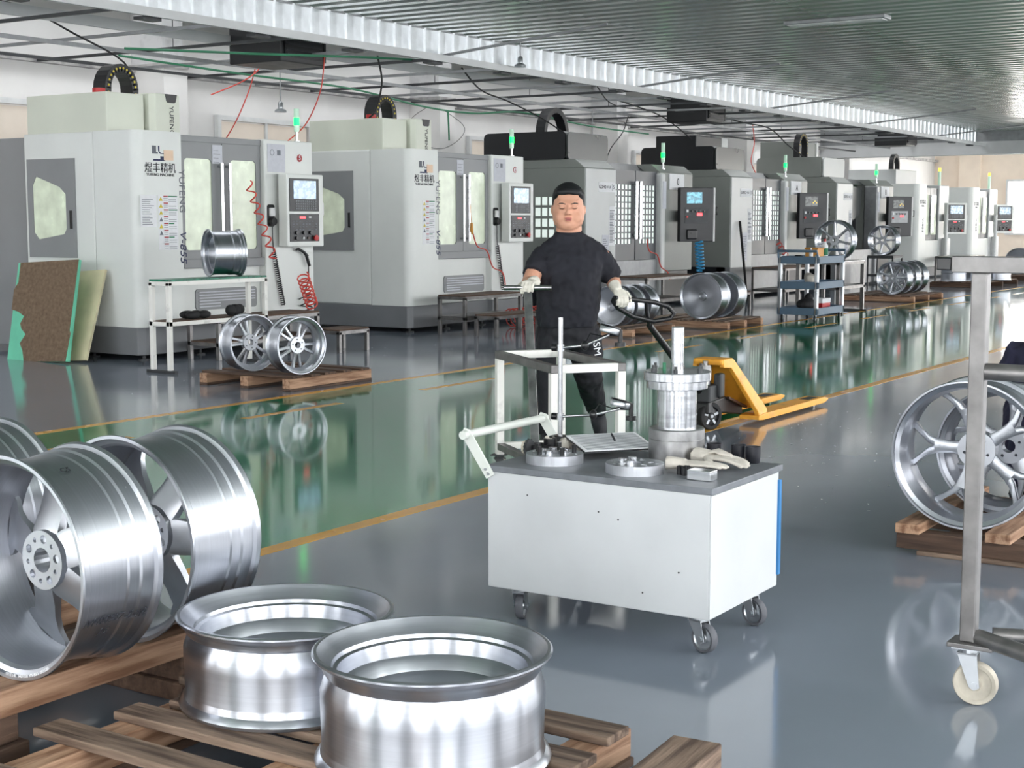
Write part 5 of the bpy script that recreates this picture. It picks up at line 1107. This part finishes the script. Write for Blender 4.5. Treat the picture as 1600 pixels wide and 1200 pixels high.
# crouching worker at the right edge, mostly behind the forked-spoke rims
w2 = thing('person', 'crouching worker in navy overalls behind the forked-spoke rims', 'person', (7.9, 1.74, 0), RAD(95)); w2.scale = (1.08,1.08,1.08)
b = MB()      # local: x to his left, -y forward
b.loft([ering((0,y,z), rx, ry) for z, rx, ry, y in ((.30,.16,.14,.10),(.45,.16,.13,.06),(.60,.17,.13,-.02),(.74,.18,.12,-.10),(.82,.13,.10,-.15))])
b.tube([(0,-.15,.80),(0,-.20,.88),(0,-.22,.94)],[.06,.055,.055],12); b.ell((0,-.24,1.0),(.08,.10,.115)); b.ell((0,-.34,.98),(.012,.014,.014))
for s in (-1,1): b.ell((s*.08,-.23,.99),(.01,.018,.028))
for s in (-1,1):
    b.tube([(s*.17,-.12,.76),(s*.24,-.22,.58),(s*.16,-.45,.52)],[.06,.05,.034],12)
    b.tube([(s*.10,.08,.32),(s*.18,-.28,.46),(s*.16,-.12,.10)],[.09,.075,.045],12); b.ell((s*.16,-.2,.035),(.04,.11,.034))
remesh(b.build('body','skin',w2), .01, 3)
b = MB(); b.loft([ering((0,y,z), rx, ry) for z, rx, ry, y in ((.26,.185,.165,.11),(.45,.185,.155,.06),(.60,.195,.155,-.02),(.75,.20,.14,-.10),(.83,.14,.11,-.15),(.86,.08,.08,-.17))])
for s in (-1,1): b.tube([(s*.16,-.11,.77),(s*.21,-.16,.66),(s*.25,-.23,.57),(s*.18,-.42,.525)],[.085,.08,.07,.05],14)
folds(remesh(b.build('work_jacket','navy_cloth',w2), .012, 3), .08, .025)
b = MB()
for s in (-1,1): b.tube([(s*.09,.10,.32),(s*.15,-.12,.42),(s*.19,-.29,.47),(s*.175,-.2,.28),(s*.16,-.12,.09)],[.115,.105,.09,.08,.07],14)
folds(remesh(b.build('work_trousers','navy_cloth',w2), .012, 3), .08, .025)
for s in (-1,1): remesh(MB().tube([(s*.16,-.08,.05),(s*.16,-.2,.045),(s*.16,-.3,.035)],[.05,.048,.034],12).build('shoe','shoe',w2), .01, 2)
hb = MB().ell((0,-.225,1.03),(.085,.10,.095)); remesh(hb.build('hair','hair',w2), .01, 2)
for s in (-1,1): hand('hand','skin',w2,(s*.165,-.45,.52),(-.1*s,-.8,-.2),(-s*.6,0,-.6),s,.5)
# ------------------------------------------------------------------ overhead steelwork, services and cables
def long_bar(name, label, m_, a, b_, w, h, cat='steel bar', group=None):
    o = tag(MB().bar(a, b_, w, h).build(name, m_, None, bevel=.004), label, cat, group); return o
hb_ = struct(MB().bar((-5,12.87,3.70),(40,12.87,3.70),.06,.12).build('trim_5', 'beam_white', None))
hb2 = struct(MB().bar((-5,13.42,3.50),(40,13.42,3.50),.04,.045).build('trim_6', 'steel_grey', None))
hb3 = struct(MB().bar((-5,14.4,3.44),(40,14.4,3.44),.03,.035).build('trim_7', 'steel_dark', None))
k = 0
for i in range(27):
    x = 2.15 + 1.325*i + (.06 if i % 2 else 0)
    struct(MB().bar((x,10.9,3.535),(x,15.38,3.535),.035,.035).build('cross_bar', 'steel_grey' if i % 2 else 'steel_dark', hb_))
    if i % 2 == 0: struct(MB().cyl((x+.02,13.0,3.55),(x+.02,13.0,6.6),.005,6).build('hanger_rod', 'steel_dark', hb_))
for i in range(16): struct(MB().bar((4+2.2*i,10.99,3.57),(4+2.2*i,10.99,4.6),.012,.03).build('hanger_strap', 'steel_dark', rail))
for i in range(6):                                                           # bars carried on under the strip ceiling
    x = 15.4+5.2*i; struct(MB().bar((x,10.95,3.575),(x+.02,8.6,3.80),.03,.03).build('stay_bar', 'steel_grey', rail))
def fan_unit(label, x, y, z):
    t = thing('fan_coil_unit', label, 'fan unit', (x, y, z))
    MB().box(-.4,.4,-.42,.42,-.25,.25).build('case', 'black_plastic', t, bevel=.015)
    MB().box(-.34,.34,-.44,-.42,-.19,.19).build('outlet_frame', 'black_satin', t)
    for j in range(6): MB().box(-.32,.32,-.452,-.438,-.17+.06*j,-.145+.06*j).build('louvre', 'panel_black', t)
    MB().box(.38,.42,-.43,.43,-.21,.21).build('side_flange', 'black_satin', t)
    for xx in (-.35,.35): MB().cyl((xx,0,.25),(xx,0,2.6),.006,6).build('hanger_rod', 'steel_dark', t)
    return t
fan_unit('black ceiling fan unit hung above the number 5 machine', 13.98, 12.45, 3.66)
fan_unit('black ceiling fan unit hung above the dark hooded machines', 25.9, 12.5, 3.62)
fan_unit('black ceiling fan unit hung near the far cross beam', 37.7, 12.5, 3.68)
def pendant(label, x, y, z1, z0):
    t = thing('pendant_lamp', label, 'lamp', (x, y, z0))
    MB().cyl((0,0,.06),(0,0,z1-z0),.008,8).build('stem', 'steel_grey', t); MB().lathe([(.02,.14),(.035,.12),(.035,.05),(.075,.03),(.08,0),(0,0)],20).build('lamp_shade', 'zinc', t, smooth=40)
    return t
pendant('small grey pendant lamp on a stem beside number 5 machine', 15.1, 13.4, 3.5, 2.95)
pendant('small grey pendant lamp on a stem behind the worker', 23.5, 13.4, 3.5, 2.85)
pendant('small grey lamp hung just below the galvanised skirt', 16.9, 10.75, 3.87, 3.55)
def cable(name, label, m_, pts, r, cat='cable', sub=6):
    P = [Vector(p) for p in pts]; out = []
    for i in range(len(P)-1):
        p0 = P[max(i-1,0)]; p1 = P[i]; p2 = P[i+1]; p3 = P[min(i+2,len(P)-1)]
        for k in range(sub):
            t = k/sub; out.append(.5*((2*p1)+(p2-p0)*t+(2*p0-5*p1+4*p2-p3)*t*t+(3*p1-p0-3*p2+p3)*t**3))
    out.append(P[-1])
    return tag(MB().tube(out, r, 6).build(name, m_, None, smooth=60), label, cat)
cable('power_cable', 'black cable dropping in a curve to the chain of number 5 machine', 'black_rubber', [(9.2,12.9,3.77),(10.4,12.9,3.76),(11.3,13.0,3.55),(11.95,12.95,3.3),(12.02,12.85,2.95)], .012)
cable('power_cable', 'black cable dropping onto the top of second white machine', 'black_rubber', [(14.9,11.6,3.56),(15.5,12.0,3.3),(16.0,12.5,3.0),(16.2,12.8,2.9)], .013)
cable('power_cable', 'black cable dropping onto first black hooded machine', 'black_rubber', [(18.2,12.6,3.75),(19.0,12.8,3.5),(19.9,12.9,3.4),(20.9,12.9,3.2),(21.5,12.8,2.97)], .013)
cable('power_cable', 'black cable sagging down to the second black hooded machine', 'black_rubber', [(23.0,12.9,3.7),(24.2,12.9,3.6),(25.4,13,3.5),(26.2,13,3.3),(27.2,13,2.97)], .013)
cable('power_cable', 'black cable looping along the beam toward the far machines', 'black_rubber', [(27.5,12.8,3.62),(28.8,12.8,3.55),(30.2,12.8,3.5),(31.5,12.9,3.2),(32.5,12.9,2.97)], .014)
cable('power_cable', 'thin black cable strung between the overhead bars', 'black_rubber', [(20.5,11.6,3.6),(22.0,12.2,3.48),(23.6,12.6,3.5),(25.2,12.2,3.52)], .01)
cable('air_hose', 'red air hose looped over the beam above number 5 machine', 'red_hose', [(14.0,13.2,3.66),(14.35,13.2,3.72),(14.5,13.2,3.5),(14.3,13.3,3.3),(13.9,13.5,3.1)], .009, 'hose')
cable('air_hose', 'red air hose hanging down the wall column behind number 5 machine', 'red_hose', [(14.62,13.4,3.48),(14.6,13.5,3.2),(14.55,13.7,2.8),(14.5,14.0,2.4)], .008, 'hose')
cable('air_hose', 'red air hose dropping to the control column of number 5 machine', 'red_hose', [(14.3,11.96,3.52),(14.26,12.0,3.1),(14.1,12.1,2.7),(13.9,12.25,2.47)], .008, 'hose')
cable('air_pipe', 'green air pipe sagging along the overhead bars', 'green_hose', [(12.2,13.3,3.42),(14.2,13.3,3.38),(16.4,13.3,3.36),(18.2,13.3,3.22),(19.5,13.3,3.2),(21.0,13.3,3.3),(23.2,13.3,3.2),(25.5,13.3,3.17)], .014, 'pipe')
cable('air_pipe', 'green air pipe crossing from the skirt rail over second white machine', 'green_hose', [(11.0,11.9,3.30),(12.8,11.7,3.40),(14.6,11.6,3.52),(16.6,11.1,3.6)], .014, 'pipe')
cable('air_pipe', 'green drop pipe with valve beside the second wall column', 'green_hose', [(18.9,13.35,3.2),(18.92,13.35,2.95),(18.93,13.35,2.75)], .014, 'pipe')
cable('wire_loop', 'thin grey wire looping beside the second wall column', 'steel_dark', [(18.4,13.4,3.22),(18.0,13.4,3.0),(18.2,13.4,2.7),(18.8,13.4,2.62),(19.3,13.4,2.8),(19.4,13.4,3.0),(18.9,13.4,3.2)], .005)
cable('air_hose', 'red air hoses hanging behind the second black hooded machine', 'red_hose', [(30.2,13.2,3.6),(30.3,13.2,3.2),(30.15,13.2,2.8),(30.5,13.2,2.5)], .01, 'hose')
for x, l in ((24.9,'loose grey cables hanging from the cross bar behind the first hooded machine'),): cable('loose_cable', l, 'steel_dark', [(x,13.42,3.49),(x+.3,13.7,3.2),(x+.2,13.9,2.9),(x+.5,14.2,2.6),(x+.7,14.4,2.3)], .009)
# air hoses at the machines
def hose_coil(label, p0, p1, r, turns, m_='red_hose', wr=.009): return tag(coil(p0, p1, r, turns, wr).build('air_hose', m_, None, smooth=60), label, 'hose')
o = hose_coil('red coiled air hose hanging down the doors of number 5 machine', (12.72,11.80,1.95),(13.05,11.72,1.05),.045,7)
o = hose_coil('red coiled air hose lying along the step bench of number 5 machine', (12.95,11.2,.88),(13.35,11.4,.50),.07,8)
cable('air_hose', 'red air hose with orange gun hooked on second white machine door', 'red_hose', [(17.33,11.82,1.34),(17.36,11.76,1.15),(17.6,11.76,1.08),(17.72,11.74,.85),(17.95,11.72,.76),(18.0,11.7,.55)], .009, 'hose')
ag = tag(MB().tube([(0,0,.16),(0,0,.05),(.02,0,0)],[.02,.026,.012],8).tube([(0,0,.16),(-.03,0,.42)],.004,6).build('blow_gun', 'orange', None, smooth=50), 'orange blow gun hooked on the door handle of second white machine', 'air gun'); ag.location = (17.30, 11.82, 1.32)
o = hose_coil('red coiled hose heaped behind the rusty steel bench', (17.5,11.3,.14),(18.6,11.4,.14),.13,9)
cable('air_hose', 'red air hose curling down the doors of first hooded machine', 'red_hose', [(22.6,11.8,1.2),(22.62,11.76,1.0),(22.9,11.75,.92),(22.95,11.7,.72),(23.2,11.7,.62),(23.1,11.6,.5)], .011, 'hose')
o = hose_coil('blue coiled hose hanging below the black panel of first hooded machine', (23.92,11.45,1.15),(23.9,11.4,.62),.07,9,'blue_hose',.014)
o = hose_coil('red coiled hose hanging down the doors of machine marked A', (28.1,11.7,1.1),(28.5,11.6,.7),.05,6)
tag(MB().cyl((26.2,11.5,0),(26.62,11.87,1.5),.025,10).build('steel_pole', 'black_satin', None, smooth=40), 'black pole leaning against the pale front of machine marked A', 'pole')

# bright chips swept about the floor
random.seed(3); b = MB()
for k in range(120):
    cx, cy, sp = random.choice(((10.8,10.2,1.6),(13.5,10.3,1.8),(8.6,3.2,1.0),(7.6,2.9,.8),(10.4,3.9,.9),(6.0,3.3,.9),(9.2,3.4,1.0)))
    x = random.gauss(cx, sp*.5); y = random.gauss(cy, sp*.3); s = random.uniform(.005,.012); a = random.uniform(0,pi)
    b.add([(x+s*cos(a),y+s*sin(a),.0018),(x-s*sin(a)*.5,y+s*cos(a)*.5,.005),(x-s*cos(a),y-s*sin(a),.0018),(x+s*sin(a)*.5,y-s*cos(a)*.5,.002)],[(0,1,2,3)])
ch = tag(b.build('metal_chips', 'frame_white', None), 'tiny bright metal chips scattered over the painted floor', 'metal chips'); ch['kind'] = 'stuff'
